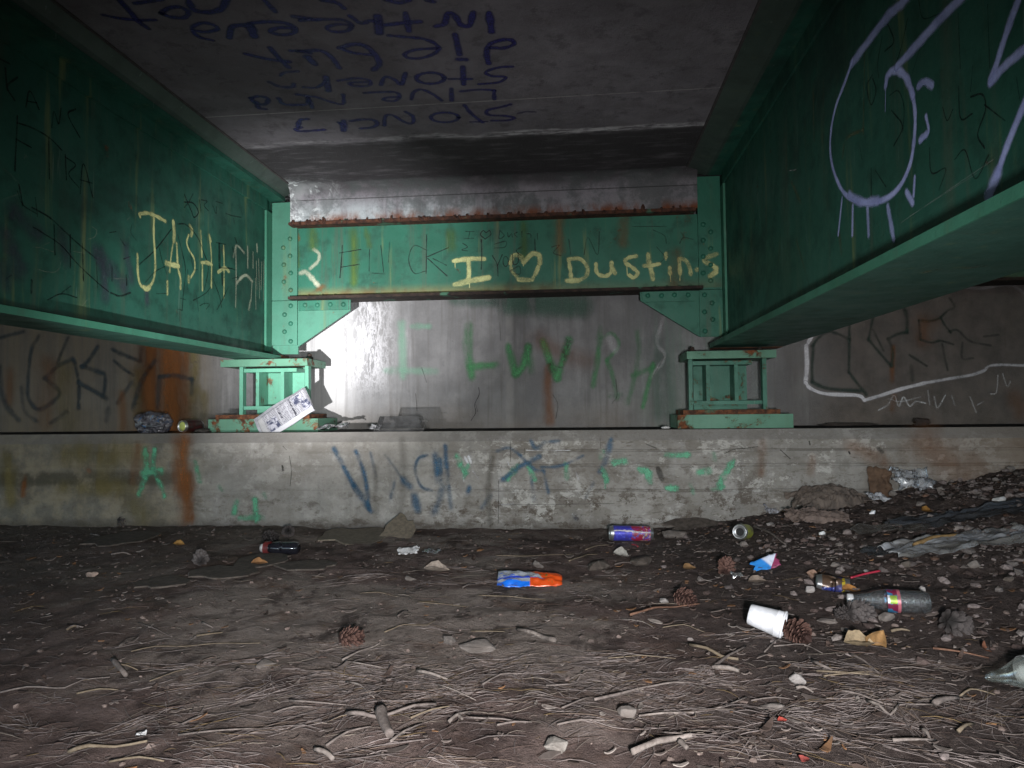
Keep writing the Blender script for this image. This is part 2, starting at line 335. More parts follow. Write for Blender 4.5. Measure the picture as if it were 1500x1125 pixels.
def lathe(prof, seg=28, wob=0.0, seed=0):
    """profile of (axis, radius) -> verts, faces, axis along +X"""
    v, f = [], []; n = len(prof)
    for i, (a, r) in enumerate(prof):
        for k in range(seg):
            t = 2 * math.pi * k / seg
            rr = r * (1 + wob * noise.noise((a * 30 + seed, math.cos(t) * 1.3, math.sin(t) * 1.3)))
            v.append((a, rr * math.cos(t), rr * math.sin(t)))
    for i in range(n - 1):
        for k in range(seg):
            f.append((i * seg + k, i * seg + (k + 1) % seg, (i + 1) * seg + (k + 1) % seg, (i + 1) * seg + k))
    return v, f
def spline(pts, per=8):
    if len(pts) < 3:
        a, b = Vector(pts[0]), Vector(pts[-1]); n = max(2, per)
        return [a.lerp(b, i / n) for i in range(n + 1)]
    P = [Vector(p) for p in pts]; P = [P[0] * 2 - P[1]] + P + [P[-1] * 2 - P[-2]]; out = []
    for i in range(1, len(P) - 2):
        p0, p1, p2, p3 = P[i - 1:i + 3]
        for k in range(per):
            t = k / per
            out.append(0.5 * ((2 * p1) + (p2 - p0) * t + (2 * p0 - 5 * p1 + 4 * p2 - p3) * t * t + (3 * p1 - p0 - 3 * p2 + p3) * t ** 3))
    out.append(P[-2]); return out
def tube(pts, rads, seg=6, seed=0, wob=0.15):
    v, f = [], []; n = len(pts)
    for i, p in enumerate(pts):
        d = (pts[min(i + 1, n - 1)] - pts[max(i - 1, 0)])
        d = d.normalized() if d.length > 1e-9 else Vector((1, 0, 0))
        s = d.cross(Vector((0, 0, 1))); s = s.normalized() if s.length > 1e-4 else Vector((0, 1, 0)); q = s.cross(d)
        for k in range(seg):
            t = 2 * math.pi * k / seg; r = rads[i] * (1 + wob * noise.noise((i * 0.6 + seed, k * 1.7, seed * 0.37)))
            v.append(p + s * (r * math.cos(t)) + q * (r * math.sin(t)))
    for i in range(n - 1):
        for k in range(seg): f.append((i * seg + k, i * seg + (k + 1) % seg, (i + 1) * seg + (k + 1) % seg, (i + 1) * seg + k))
    f.append(tuple(range(seg))[::-1]); f.append(tuple(range((n - 1) * seg, n * seg)))
    return v, f

# --- paint strokes lie on a surface: axis of the plane, its value, side the paint is on
def paint(name, root, ax, val, side, strokes, mat, label=None, lift=0.0012, per=7, conv=None, grow=1.7):
    if name not in ('graffiti', 'paint_smear') and len(strokes) > 1:
        for k, st_ in enumerate(strokes): paint(name, root, ax, val, side, [st_], mat, label, lift + 0.00012 * (k % 8), per, conv, grow)
        return
    """strokes: (width_px, density, [(x,y) photo pixels]) traced onto the surface"""
    if name in ('graffiti', 'paint_smear') and len(strokes) > 1:
        bb = []
        for st_ in strokes:
            W = [on(*(conv(p) if conv else p), ax, val) for p in st_[2]]
            bb.append(([min(w[i] for w in W) for i in range(3)], [max(w[i] for w in W) for i in range(3)]))
        lab = list(range(len(strokes)))
        for i in range(len(strokes)):
            for j in range(i):
                if all(bb[i][0][k] - .035 < bb[j][1][k] and bb[j][0][k] - .035 < bb[i][1][k] for k in range(3)):
                    a_, b_ = lab[i], lab[j]; lab = [b_ if q == a_ else q for q in lab]
        if len(set(lab)) > 1:
            for q in sorted(set(lab)): paint(name, root, ax, val, side, [st_ for st_, l_ in zip(strokes, lab) if l_ == q], mat, label, lift, per, conv, grow)
            return
    if name in ('crack', 'scratch'): grow = .95
    if mat is sp_blk: grow = 1.45
    if mat is sp_yel: grow = 1.5
    if mat is sp_lav: grow = 2.4
    vs, fs, uvs, dens = [], [], [], []; O = root.location
    for si, (wpx, dn, pts) in enumerate(strokes):
        if conv: pts = [conv(p) for p in pts]
        W = [on(px, py, ax, val) for px, py in pts]
        d0 = (sum(((w - CAMP).dot(fw) for w in W)) / len(W)); hw = 0.5 * wpx * d0 / F * grow
        pts3 = spline(W, per)
        tot = sum((pts3[i + 1] - pts3[i]).length for i in range(len(pts3) - 1))
        dA = (pts3[0] - pts3[1]).normalized() if (pts3[0] - pts3[1]).length > 1e-9 else Vector((1, 0, 0))
        dB = (pts3[-1] - pts3[-2]).normalized() if (pts3[-1] - pts3[-2]).length > 1e-9 else Vector((1, 0, 0))
        seq = [(pts3[0] + dA * hw, 1.0), (pts3[0] + dA * hw * 0.5, 0.5)] + [(p, 0.0) for p in pts3] + [(pts3[-1] + dB * hw * 0.5, 0.5), (pts3[-1] + dB * hw, 1.0)]
        N = Vector((0, 0, 0)); N[ax] = side; off = N * (lift + 0.00012 * (si % 12))
        base = len(vs)
        for i, (p, w) in enumerate(seq):
            t = seq[min(i + 1, len(seq) - 1)][0] - seq[max(i - 1, 0)][0]
            s = t.cross(N); s = s.normalized() if s.length > 1e-9 else Vector((0, 0, 1))
            h = hw * (0.88 + 0.3 * noise.noise((i * 0.35, si * 3.1, wpx)))
            for u in (-1, 0, 1):
                vs.append(p + s * (h * u) + off - O); uvs.append((u, w)); dens.append(dn)
            if i:
                b0 = base + (i - 1) * 3; fs.append((b0, b0 + 3, b0 + 4, b0 + 1)); fs.append((b0 + 1, b0 + 4, b0 + 5, b0 + 2))
    me = bpy.data.meshes.new(name); me.from_pydata([tuple(v) for v in vs], [], fs)
    me.materials.append(mat); ul = me.uv_layers.new(name='uv'); at = me.attributes.new('dens', 'FLOAT', 'POINT')
    at.data.foreach_set('value', dens)
    for l in me.loops: ul.data[l.index].uv = uvs[l.vertex_index]
    me.update(); o = link(bpy.data.objects.new(name, me), root)
    if label: o['label'] = label
    return o
def Z(ox, oy, k): return lambda p: (ox + p[0] / k, oy + p[1] / k)
def ell(cx, cy, rx, ry, a0=0, a1=360, n=14):
    return [(cx + rx * math.cos(math.radians(a0 + (a1 - a0) * i / n)), cy + ry * math.sin(math.radians(a0 + (a1 - a0) * i / n))) for i in range(n + 1)]

# ------------------------------------------------------------------ materials in use
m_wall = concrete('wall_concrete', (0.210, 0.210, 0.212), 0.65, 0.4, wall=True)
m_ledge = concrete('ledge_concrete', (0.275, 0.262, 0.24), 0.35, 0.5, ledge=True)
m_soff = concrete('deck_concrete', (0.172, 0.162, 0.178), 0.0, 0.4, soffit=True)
m_green = green_paint('green_paint_girder', base=(0.040, 0.165, 0.105), rust=0.10, streak=0.45)
m_flg = green_paint('greyed_green_flange', base=(0.034, 0.110, 0.082), rust=0.22, streak=0.5, dirty=0.7)
m_web = green_paint('sooty_green_web', base=(0.020, 0.096, 0.066), rust=0.16, streak=0.7, dirty=1.2, grime_shade=True)
m_greenx = green_paint('green_paint_crossbeam', base=(0.023, 0.118, 0.076), rust=0.25, streak=0.8, dirty=1.2, edge_rust=[(1.25, 1.325, 1.0)])
m_greenl = green_paint('lighter_green_plate', base=(0.050, 0.165, 0.112), rust=0.42, streak=0.35, dirty=0.5)  # lighter green, used on the left gusset and connection angles only
m_greenb = green_paint('mint_green_bearing', base=(0.085, 0.26, 0.175), rust=0.45, streak=0.2, dirty=0.6)
m_greenp = green_paint('green_paint_bearing', base=(0.042, 0.145, 0.10), rust=0.75, streak=0.4, dirty=0.9)
m_plate = green_paint('weathered_green_plate', base=(0.080, 0.20, 0.132), rust=0.95, streak=0.2)
m_haunch = green_paint('overspray_on_concrete', base=(0.050, 0.073, 0.062), rust=0.0, streak=0.2)
m_rust = rusty('rusted_steel')
m_rustd = rusty('dark_rusted_steel', (0.010, 0.008, 0.007), (0.035, 0.022, 0.016))
m_rust2 = rusty('brown_rusted_lip', (0.020, 0.010, 0.008), (0.085, 0.034, 0.018))
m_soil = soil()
sp_yel = spray('yellow_spray', (0.46, 0.49, 0.22), 0.4, 0.3, 0.5, jag=.35, js=60)
sp_pale = spray('pale_spray', (0.45, 0.48, 0.36), 0.2, 0.35, 0.4, vert=0.3)
sp_lav = spray('lavender_spray', (0.46, 0.53, 0.98), 0.25, 0.15, 0.08)
sp_navy = spray('navy_spray', (0.020, 0.016, 0.12), 0.4, 0.3, 0.1)
sp_blk = spray('black_marker', (0.006, 0.010, 0.010), 0.5, 0.4, 0.6)
sp_blue = spray('blue_spray', (0.014, 0.072, 0.135), 0.05, 0.5, 0.8)
sp_teal = spray('dark_teal_spray', (0.018, 0.034, 0.045), 0.0, 0.35, 0.45)
sp_dkgrn = spray('dark_green_spray', (0.016, 0.032, 0.024), 0.0, 0.35, 0.5)
sp_grn = spray('green_spray', (0.030, 0.19, 0.060), 0.05, 0.45, 0.8, vert=0.3)
sp_grnp = spray('faded_green_spray', (0.15, 0.36, 0.24), 0.15, 0.5, 0.6, vert=0.3)
sp_mint = spray('mint_paint', (0.09, 0.33, 0.19), 0.25, 0.3, 0.95, jag=1.3, js=48)
sp_wht = spray('white_spray', (0.55, 0.54, 0.57), 0.35, 0.3, 0.3)
sp_rust = spray('rust_stain', (0.20, 0.075, 0.022), 0.0, 0.25, 0.6, 0.9, vert=0.25, jag=0.5)
sp_ylst = spray('ochre_stain', (0.17, 0.135, 0.045), 0.0, 0.25, 0.7, 0.9, vert=0.2, jag=0.6)
sp_olive = spray('olive_stain', (0.085, 0.15, 0.035), 0.0, 0.25, 0.7, 0.9, vert=0.2, jag=0.5)
sp_crk = spray('crack_black', (0.02, 0.018, 0.016), 0.5, 0.2, 0.6, 0.95, jag=0.9)  # thin black lines of the cracks themselves
sp_lime = spray('lime_stain', (0.62, 0.62, 0.63), 0.1, 0.35, 0.7, 0.9, vert=0.3, jag=0.8)
sp_smud = spray('purple_smudge', (0.055, 0.055, 0.085), 0.0, 0.3, 0.5)

# ================================================================== SETTING
# ground: one sheet, fine in view and running out to the horizon
def axis(lo, hi, fine0, fine1, df, grow=1.35):
    a = []; x = fine0
    while x < fine1: a.append(x); x += df
    a.append(fine1); s = df
    x = fine1
    while x < hi: s *= grow; x += s; a.append(min(x, hi))
    s = df; x = fine0; L = []
    while x > lo: s *= grow; x -= s; L.append(max(x, lo))
    return L[::-1] + a
xs = axis(-60, 60, -3.3, 2.7, 0.0165); ys = axis(-70, YB + 0.5, 0.9, YS + 0.02, 0.0165)
gv = [(x, y, gz(x, y) if y < YS + 0.3 else gz(x, YS)) for y in ys for x in xs]; nx = len(xs)
gf = [(j * nx + i, j * nx + i + 1, (j + 1) * nx + i + 1, (j + 1) * nx + i) for j in range(len(ys) - 1) for i in range(nx - 1)]
g = raw('ground', gv, gf, m_soil, smooth=True); tag(g, kind='structure')

# ---- back wall
wl = empty('abutment_wall', (0, YB, ZL), 'tall stained grey concrete wall behind the bearings, with green spray-painted letters', 'wall')
bm = bmesh.new(); box(bm, -9, 9, YB, YB + 0.5, ZL - 0.2, ZS + 0.30); from_bm('wall_face', bm, m_wall, wl, origin=wl.location)
Zw = Z(540, 440, 3.41)
paint('graffiti', wl, 1, YB, -1, [(13, .36, [(165, 120), (170, 250), (170, 375)]), (11, .32, [(90, 350), (200, 352), (330, 355)]), (9, .35, [(220, 130), (300, 130)])], sp_grnp, 'faded pale green letter I', conv=Zw)
paint('graffiti', wl, 1, YB, -1, [
    (14, .8, [(498, 130), (495, 250), (512, 375)]), (11, .75, [(510, 332), (640, 322)]),
    (12, .95, [(700, 235), (718, 310), (735, 365)]), (12, .95, [(735, 365), (770, 330), (798, 235)]), (11, .95, [(798, 235), (815, 350)]),
    (12, .95, [(872, 210), (905, 300), (942, 385)]), (12, .95, [(942, 385), (970, 300), (1000, 200)])], sp_grn, 'green spray-painted letters Luv', conv=Zw)
paint('graffiti', wl, 1, YB, -1, [
    (9, .75, [(1158, 140), (1145, 280), (1122, 425)]), (6, .5, [(1165, 190), (1215, 165), (1250, 225), (1190, 300)]), (8, .6, [(1190, 300), (1225, 400), (1240, 490)]),
    (8, .45, [(1340, 160), (1350, 250), (1320, 420), (1290, 515)]), (8, .7, [(1420, 320), (1395, 430), (1370, 530)]), (8, .55, [(1320, 375), (1420, 335)]), (7, .5, [(1205, 480), (1260, 470)])], sp_grn, 'dripping dark green letters', conv=Zw)
paint('paint_smear', wl, 1, YB, -1, [(18, .5, [(430, 0), (520, 8), (640, 5)]), (34, .75, [(680, -5), (850, 5), (1060, 20)]), (26, .5, [(700, 40), (900, 50), (1060, 60)]),
    (20, .3, [(1440, 200), (1440, 560)]), (25, .35, [(1470, 300), (1500, 560)])], spray('dark_green_smear', (0.03, 0.09, 0.06), 0.0, 0.4, 0.6, vert=0.2), conv=Zw)
paint('rust_stain', wl, 1, YB, -1, [(16, .5, [(905, 330), (895, 460), (905, 600)]), (30, .25, [(850, 200), (960, 260), (1080, 300)])], sp_rust, conv=Zw)
paint('lime_stain', wl, 1, YB, -1, [(4, .4, [(0, 20), (16, 90), (2, 170), (-10, 300)]), (3, .35, [(40, 0), (58, 90), (44, 200), (50, 330)]), (3, .4, [(-40, 60), (-22, 120), (-34, 220), (-30, 330)]),
    (6, .35, [(1470, 90), (1440, 210), (1480, 280), (1410, 380)]), (14, .28, [(1200, 190), (1230, 240)])], sp_lime, conv=Zw)
paint('crack', wl, 1, YB, -1, [(1.3, .9, [(550, 435), (552, 470), (530, 520), (535, 560), (512, 600)]), (1, .7, [(535, 520), (545, 555)]), (1, .8, [(235, 465), (242, 550)]), (1.2, .7, [(1235, 395), (1238, 440), (1240, 480), (1215, 515)]), (1, .7, [(920, 470), (945, 520), (935, 590)]),
    (1.2, .6, [(1475, 280), (1455, 320), (1420, 380)]), (1.2, .5, [(265, 335), (290, 410)]), (1, .5, [(655, 110), (660, 200)])], sp_crk, conv=Zw)
Zl = Z(0, 470, 4.41)
paint('graffiti', wl, 1, YB, -1, [
    (7, .8, [(-60, 140), (0, 110), (150, 70)]), (7, .85, [(250, 100), (200, 200), (180, 400), (185, 500), (240, 570), (320, 540), (385, 460), (290, 370)]), (7, .85, [(290, 370), (380, 290), (470, 245)]),
    (6, .7, [(440, 110), (400, 200), (375, 270)]), (7, .85, [(480, 260), (510, 400), (510, 560)]), (7, .85, [(510, 400), (600, 450), (690, 500)]), (7, .9, [(630, 170), (570, 260), (530, 295)]), (7, .85, [(530, 295), (640, 330), (680, 360), (670, 490)]),
    (7, .9, [(730, 185), (800, 220), (905, 262)]), (6, .7, [(905, 262), (912, 180)]), (6, .8, [(740, 260), (800, 310), (860, 350)]), (8, .65, [(1000, 260), (920, 380), (860, 560)]), (7, .5, [(850, 400), (760, 530)]),
    (7, .7, [(1030, 362), (1130, 355), (1240, 378)]), (7, .55, [(1240, 378), (1240, 470)]), (7, .5, [(1030, 362), (1020, 560)]), (9, .6, [(0, 300), (10, 450), (50, 560), (120, 640)]), (7, .5, [(140, 430), (160, 580), (240, 650)]), (7, .4, [(430, 590), (330, 660)]), (9, .5, [(700, 570), (690, 640)])], sp_teal, 'dark blue spray-painted letters', conv=Zl)
paint('rust_stain', wl, 1, YB, -1, [(60, .85, [(1090, 110), (1080, 350), (1095, 700)]), (34, .7, [(1150, 130), (1140, 400), (1150, 690)]), (40, .5, [(960, 120), (940, 400), (960, 690)]), (22, .65, [(970, 150), (960, 400), (980, 640)]), (20, .5, [(1180, 180), (1170, 660)]), (30, .35, [(300, 300), (290, 660)]), (18, .35, [(70, 330), (60, 520)]), (16, .4, [(790, 480), (800, 690)])], sp_rust, conv=Zl)
paint('ochre_stain', wl, 1, YB, -1, [(22, .6, [(1245, 200), (1250, 420), (1240, 660)]), (14, .45, [(1320, 480), (1310, 640)]), (26, .5, [(890, 340), (920, 620)]), (40, .35, [(420, 350), (430, 690)])], sp_ylst, conv=Zl)
Zr = Z(1160, 400, 4.41)
paint('graffiti', wl, 1, YB, -1, [(5, .85, [(185, 360), (140, 395), (92, 470)]), (6, .9, [(92, 470), (97, 600), (88, 705)]), (5, .85, [(88, 705), (120, 745), (220, 780), (420, 790), (470, 820)]), (5, .85, [(470, 820), (560, 795), (700, 750), (860, 710)]), (4, .6, [(860, 710), (1000, 685), (1150, 660), (1240, 630), (1300, 595), (1600, 600)]),
    (4, .28, [(880, 110), (1010, 70), (1200, 100), (1400, 75), (1500, 130)])], sp_wht, 'long white spray-painted outline', conv=Zr)
paint('graffiti', wl, 1, YB, -1, [
    (5, .85, [(130, 470), (180, 410), (240, 375)]), (5, .85, [(240, 375), (300, 395), (370, 428)]), (5, .85, [(372, 290), (370, 460), (368, 640)]), (5, .85, [(368, 640), (420, 710), (480, 785)]), (5, .8, [(140, 470), (130, 600), (132, 705)]), (6, .85, [(132, 705), (230, 745), (440, 762)]),
    (5, .85, [(537, 230), (515, 330), (495, 430)]), (5, .85, [(495, 430), (570, 520), (640, 600)]), (5, .85, [(645, 600), (650, 500), (620, 425)]), (5, .85, [(620, 425), (680, 395), (742, 382)]), (6, .85, [(742, 382), (740, 280), (710, 190)]), (4, .7, [(525, 370), (590, 500)]),
    (4, .75, [(820, 305), (890, 310), (960, 290)]), (4, .75, [(960, 290), (990, 340), (1025, 385)]), (4, .7, [(820, 305), (830, 430)]), (4, .75, [(830, 430), (900, 450), (960, 438), (1040, 460)]), (4, .7, [(960, 285), (1010, 240), (1050, 220), (1020, 165)]), (4, .65, [(970, 460), (985, 540), (1005, 625)]), (4, .7, [(760, 530), (870, 600)]), (6, .6, [(780, 690), (770, 600)]),
    (4, .6, [(1010, 380), (1070, 370), (1150, 440), (1280, 468)]), (4, .5, [(1100, 450), (1100, 550), (1170, 550)]), (4, .5, [(1240, 410), (1330, 400)])], sp_dkgrn, 'dark green angular letters', conv=Zr)
paint('graffiti', wl, 1, YB, -1, [(2.5, .5, [(560, 885), (620, 850), (660, 790), (690, 860), (720, 800), (760, 860), (800, 830), (860, 840)]), (2.5, .5, [(878, 760), (890, 850)]), (2.5, .5, [(920, 800), (940, 870), (990, 790)]), (2.5, .4, [(1030, 790), (1050, 850)]), (2, .35, [(1330, 660), (1320, 770), (1280, 780)]), (2, .35, [(1360, 650), (1390, 730), (1410, 700)]), (2, .35, [(1150, 800), (1190, 900)]), (2, .3, [(1240, 830), (1200, 850)]), (2, .3, [(620, 810), (700, 830), (830, 800)])], sp_lime, 'small pale handwriting', conv=Zr)
paint('rust_stain', wl, 1, YB, -1, [(7, .6, [(655, 480), (645, 700)]), (9, .4, [(660, 780), (650, 880)]), (30, .35, [(860, 330), (850, 420)]), (25, .3, [(1440, 800), (1480, 900)])], sp_rust, conv=Zr)

# ---- bearing ledge
ld = empty('bearing_ledge', (0, YS, 0), 'low weathered concrete ledge carrying the steel bearings, tagged with blue paint', 'ledge')
bm = bmesh.new()
prism_x(bm, [(YS, -0.4), (YS, 0.455), (YL, ZL), (YB + 0.01, ZL), (YB + 0.01, -0.4)], -9, 9)
from_bm('ledge_body', bm, m_ledge, ld, bevel=0.004, origin=ld.location)
Z1 = Z(480, 620, 3.571); Z2 = Z(880, 620, 3.571); Z3 = Z(0, 620, 3.571)
paint('graffiti', ld, 1, YS, -1, [
    (8, .8, [(35, 135), (90, 240), (150, 350)]), (10, .8, [(140, 330), (190, 400), (225, 455)]), (7, .85, [(148, 150), (185, 240), (205, 340), (215, 445)]), (5, .4, [(225, 155), (252, 275)]), (4, .4, [(300, 165), (350, 230), (400, 310)]), (12, .6, [(400, 300), (430, 330)]), (5, .45, [(350, 310), (330, 390)]),
    (5, .75, [(520, 168), (475, 185), (458, 250), (490, 330), (545, 352)]), (11, .85, [(562, 160), (572, 230), (578, 300)]), (7, .7, [(590, 190), (600, 310)]), (7, .85, [(615, 120), (622, 230), (632, 330)]), (8, .4, [(632, 330), (645, 440)]), (8, .85, [(740, 338), (736, 362)]), (14, .45, [(600, 340), (560, 455)]), (8, .4, [(850, 380), (810, 440)]), (13, .7, [(455, 385), (470, 445)]),
    (5, .6, [(890, 145), (950, 128), (1010, 170)]), (6, .75, [(1010, 170), (1080, 240), (1130, 250)]), (9, .85, [(920, 292), (1000, 230), (1105, 175)]), (7, .8, [(1065, 95), (1090, 130), (1130, 105)]), (5, .7, [(1130, 100), (1210, 92)]), (6, .5, [(1065, 290), (1080, 400)]), (5, .6, [(1130, 250), (1155, 365)]), (5, .65, [(1120, 230), (1220, 222), (1335, 170)]), (9, .75, [(1482, 90), (1455, 190), (1425, 250)]), (5, .4, [(1390, 310), (1350, 390)]), (8, .35, [(1290, 480), (1300, 500)])],
    sp_blue, 'blue spray-painted tag', conv=Z1)
paint('graffiti', ld, 1, YS, -1, [(8, .9, [(678, 175), (695, 220), (720, 260)]), (6, .6, [(735, 220), (715, 280)]), (9, .9, [(985, 230), (945, 285)]), (8, .9, [(1055, 230), (1082, 290)]), (8, .6, [(1248, 220), (1252, 280)]), (8, .85, [(1438, 240), (1458, 300)]), (2, .6, [(1450, 300), (1452, 340)]), (7, .5, [(1440, 150), (1430, 180)])], sp_mint, 'mint green paint dabs', conv=Z1)
paint('graffiti', ld, 1, YS, -1, [(10, .9, [(70, 205), (120, 198)]), (9, .9, [(205, 240), (252, 262)]), (9, .9, [(240, 255), (255, 300)]), (7, .7, [(20, 250), (32, 300)]), (8, .8, [(345, 168), (455, 165)]), (10, .85, [(518, 255), (560, 250)]), (9, .9, [(690, 200), (660, 250), (635, 290), (622, 335)]), (9, .9, [(355, 340), (388, 340)]), (6, .4, [(470, 320), (485, 365)]), (7, .5, [(590, 345), (640, 330)]), (6, .35, [(590, 160), (600, 200)])], sp_mint, 'mint green paint dabs', conv=Z2)
paint('graffiti', ld, 1, YS, -1, [(9, .9, [(758, 140), (765, 220), (762, 280)]), (8, .85, [(762, 280), (728, 370)]), (7, .9, [(808, 140), (800, 240)]), (7, .85, [(800, 240), (830, 300), (860, 380)]), (11, .8, [(755, 262), (840, 250)]), (8, .6, [(1022, 210), (1045, 300)]), (8, .7, [(1240, 405), (1225, 470)]), (9, .75, [(1335, 400), (1342, 500)]), (8, .5, [(1255, 495), (1370, 490)]), (5, .5, [(1148, 330), (1160, 350)]), (5, .45, [(1380, 370), (1390, 390)])], sp_mint, 'mint green letter on the left of the ledge', conv=Z3)
paint('graffiti', ld, 1, YS, -1, [(4, .8, [(718, 178), (735, 210)]), (4, .8, [(738, 175), (750, 205)]), (2, .7, [(760, 250), (785, 285)]), (2, .7, [(940, 200), (948, 218)]), (1.5, .6, [(710, 280), (712, 305)]), (1.3, .7, [(1040, 142), (1270, 142)]), (1.2, .7, [(900, 425), (970, 422)]), (3, .5, [(1300, 260), (1310, 290)]), (2, .5, [(855, 180), (850, 210)])], sp_lime, conv=Z1)
paint('rust_stain', ld, 1, YS, -1, [(30, .85, [(955, 105), (950, 210), (965, 330)]), (15, .85, [(980, 280), (985, 380), (995, 490)]), (28, .4, [(960, 360), (980, 490)]), (12, .8, [(125, 320), (120, 370)]), (7, .5, [(135, 280), (130, 320)]), (14, .5, [(720, 120), (700, 300)]), (8, .6, [(465, 245), (470, 250)])], sp_rust, conv=Z3)
paint('ochre_stain', ld, 1, YS, -1, [(24, .6, [(40, 180), (60, 400)]), (40, .5, [(350, 165), (700, 160)]), (26, .5, [(330, 340), (680, 340)]), (30, .35, [(540, 200), (530, 330)]), (40, .4, [(700, 430), (760, 480)])], sp_ylst, conv=Z3)
paint('rust_stain', ld, 1, YS, -1, [(12, .4, [(845, 100), (840, 260)]), (12, .35, [(1110, 180), (1100, 260)]), (26, .3, [(1320, 120), (1480, 200)]), (60, .3, [(1700, 120), (1900, 240)])], sp_rust, conv=Z2)
paint('damp_stain', ld, 1, YS, -1, [(14, .3, [(390, 90), (400, 300), (370, 520)]), (10, .5, [(860, 180), (840, 340), (850, 520)]), (10, .35, [(250, 230), (255, 480)])], spray('damp_stain', (0.10, 0.09, 0.075), 0.0, 0.2, 0.5, 0.95, vert=0.2), conv=Z1)
paint('crack', ld, 1, YS, -1, [(1.2, .9, [(955, 95), (957, 200)]), (1, .8, [(1030, 130), (1032, 175)]), (1.2, .8, [(895, 300), (893, 520)]), (1.2, .7, [(900, 427), (1500, 420)]), (1, .7, [(1425, 80), (1428, 130)])], sp_crk, conv=Z1)
paint('crack', ld, 1, YS, -1, [(1.2, .9, [(1480, 120), (1500, 140)]), (4, .8, [(1478, 225), (1482, 245)])], sp_crk, conv=Z3)
paint('crack', ld, 1, YS, -1, [(2, .7, [(645, 160), (700, 135), (760, 130), (820, 122)]), (2, .6, [(240, 110), (290, 130)]), (1.3, .7, [(518, 80), (520, 110)]), (3, .7, [(1090, 95), (1094, 112)]), (2, .7, [(940, 140), (990, 185)]), (4, .7, [(1298, 150), (1302, 158)]), (12, .5, [(300, 240), (320, 290)]), (9, .4, [(1450, 130), (1470, 150)])], sp_crk, conv=Z2)
paint('crack', ld, 1, YS, -1, [(1.2, .8, [(424, 668), (427, 690), (425, 712)]), (1.4, .7, [(413, 682), (414, 690)])], sp_crk)

# ---- deck (underside seen)
YD0 = -3.3
dk = empty('bridge_deck', (0, 0, ZS), 'dark grey concrete underside of the bridge deck with navy handwriting', 'bridge deck')
bm = bmesh.new(); n = 10
drop = [(3.735, ZS)] + [(3.735 + 0.06 * math.sin(t * math.pi / 2 / n), ZS - 0.06 * (1 - math.cos(t * math.pi / 2 / n))) for t in range(1, n + 1)] + [(3.797, 1.668)]
box(bm, -9, 9, YD0, YB - 0.003, ZS, ZS + 0.3)
from_bm('deck_slab', bm, m_soff, dk, origin=dk.location)
prof = [(3.735, ZS + 0.02)] + drop + [(YB - 0.004, 1.668), (YB - 0.004, ZS + 0.02)]
for xa_, xb_ in ((-9, -1.92), (-1.600, 0.633), (1.09, 9)):
    bm = bmesh.new(); prism_x(bm, prof, xa_, xb_); from_bm('end_beam', bm, m_soff, dk, origin=dk.location)
bm = bmesh.new(); prism_y(bm, [(-1.675, 1.8235), (-1.655, 1.8235), (-1.628, 1.832), (-1.592, ZS - 0.001), (-1.62, ZS + 0.02), (-1.675, ZS + 0.02)], YD0 + .02, 3.83)
from_bm('haunch', bm, m_haunch, dk, origin=dk.location)
bm = bmesh.new(); prism_y(bm, [(0.698, 1.851), (0.682, 1.851), (0.655, 1.858), (0.580, ZS - 0.001), (0.60, ZS + 0.02), (0.698, ZS + 0.02)], YD0 + .02, 3.83)
from_bm('haunch', bm, m_haunch, dk, origin=dk.location, bevel=0.002)
bm = bmesh.new(); box(bm, -1.5915, -1.582, YD0 + .02, 3.735, ZS - 0.006, ZS + 0.01); box(bm, 0.570, 0.5795, YD0 + .02, 3.735, ZS - 0.006, ZS + 0.01)
from_bm('form_strip', bm, simple('damp_strip', (0.05, 0.045, 0.045), 0.9), dk, origin=dk.location)
A5 = Z(450, 0, 4.1667); A4 = Z(150, 0, 5.0)
NV = 'navy spray-painted handwriting'
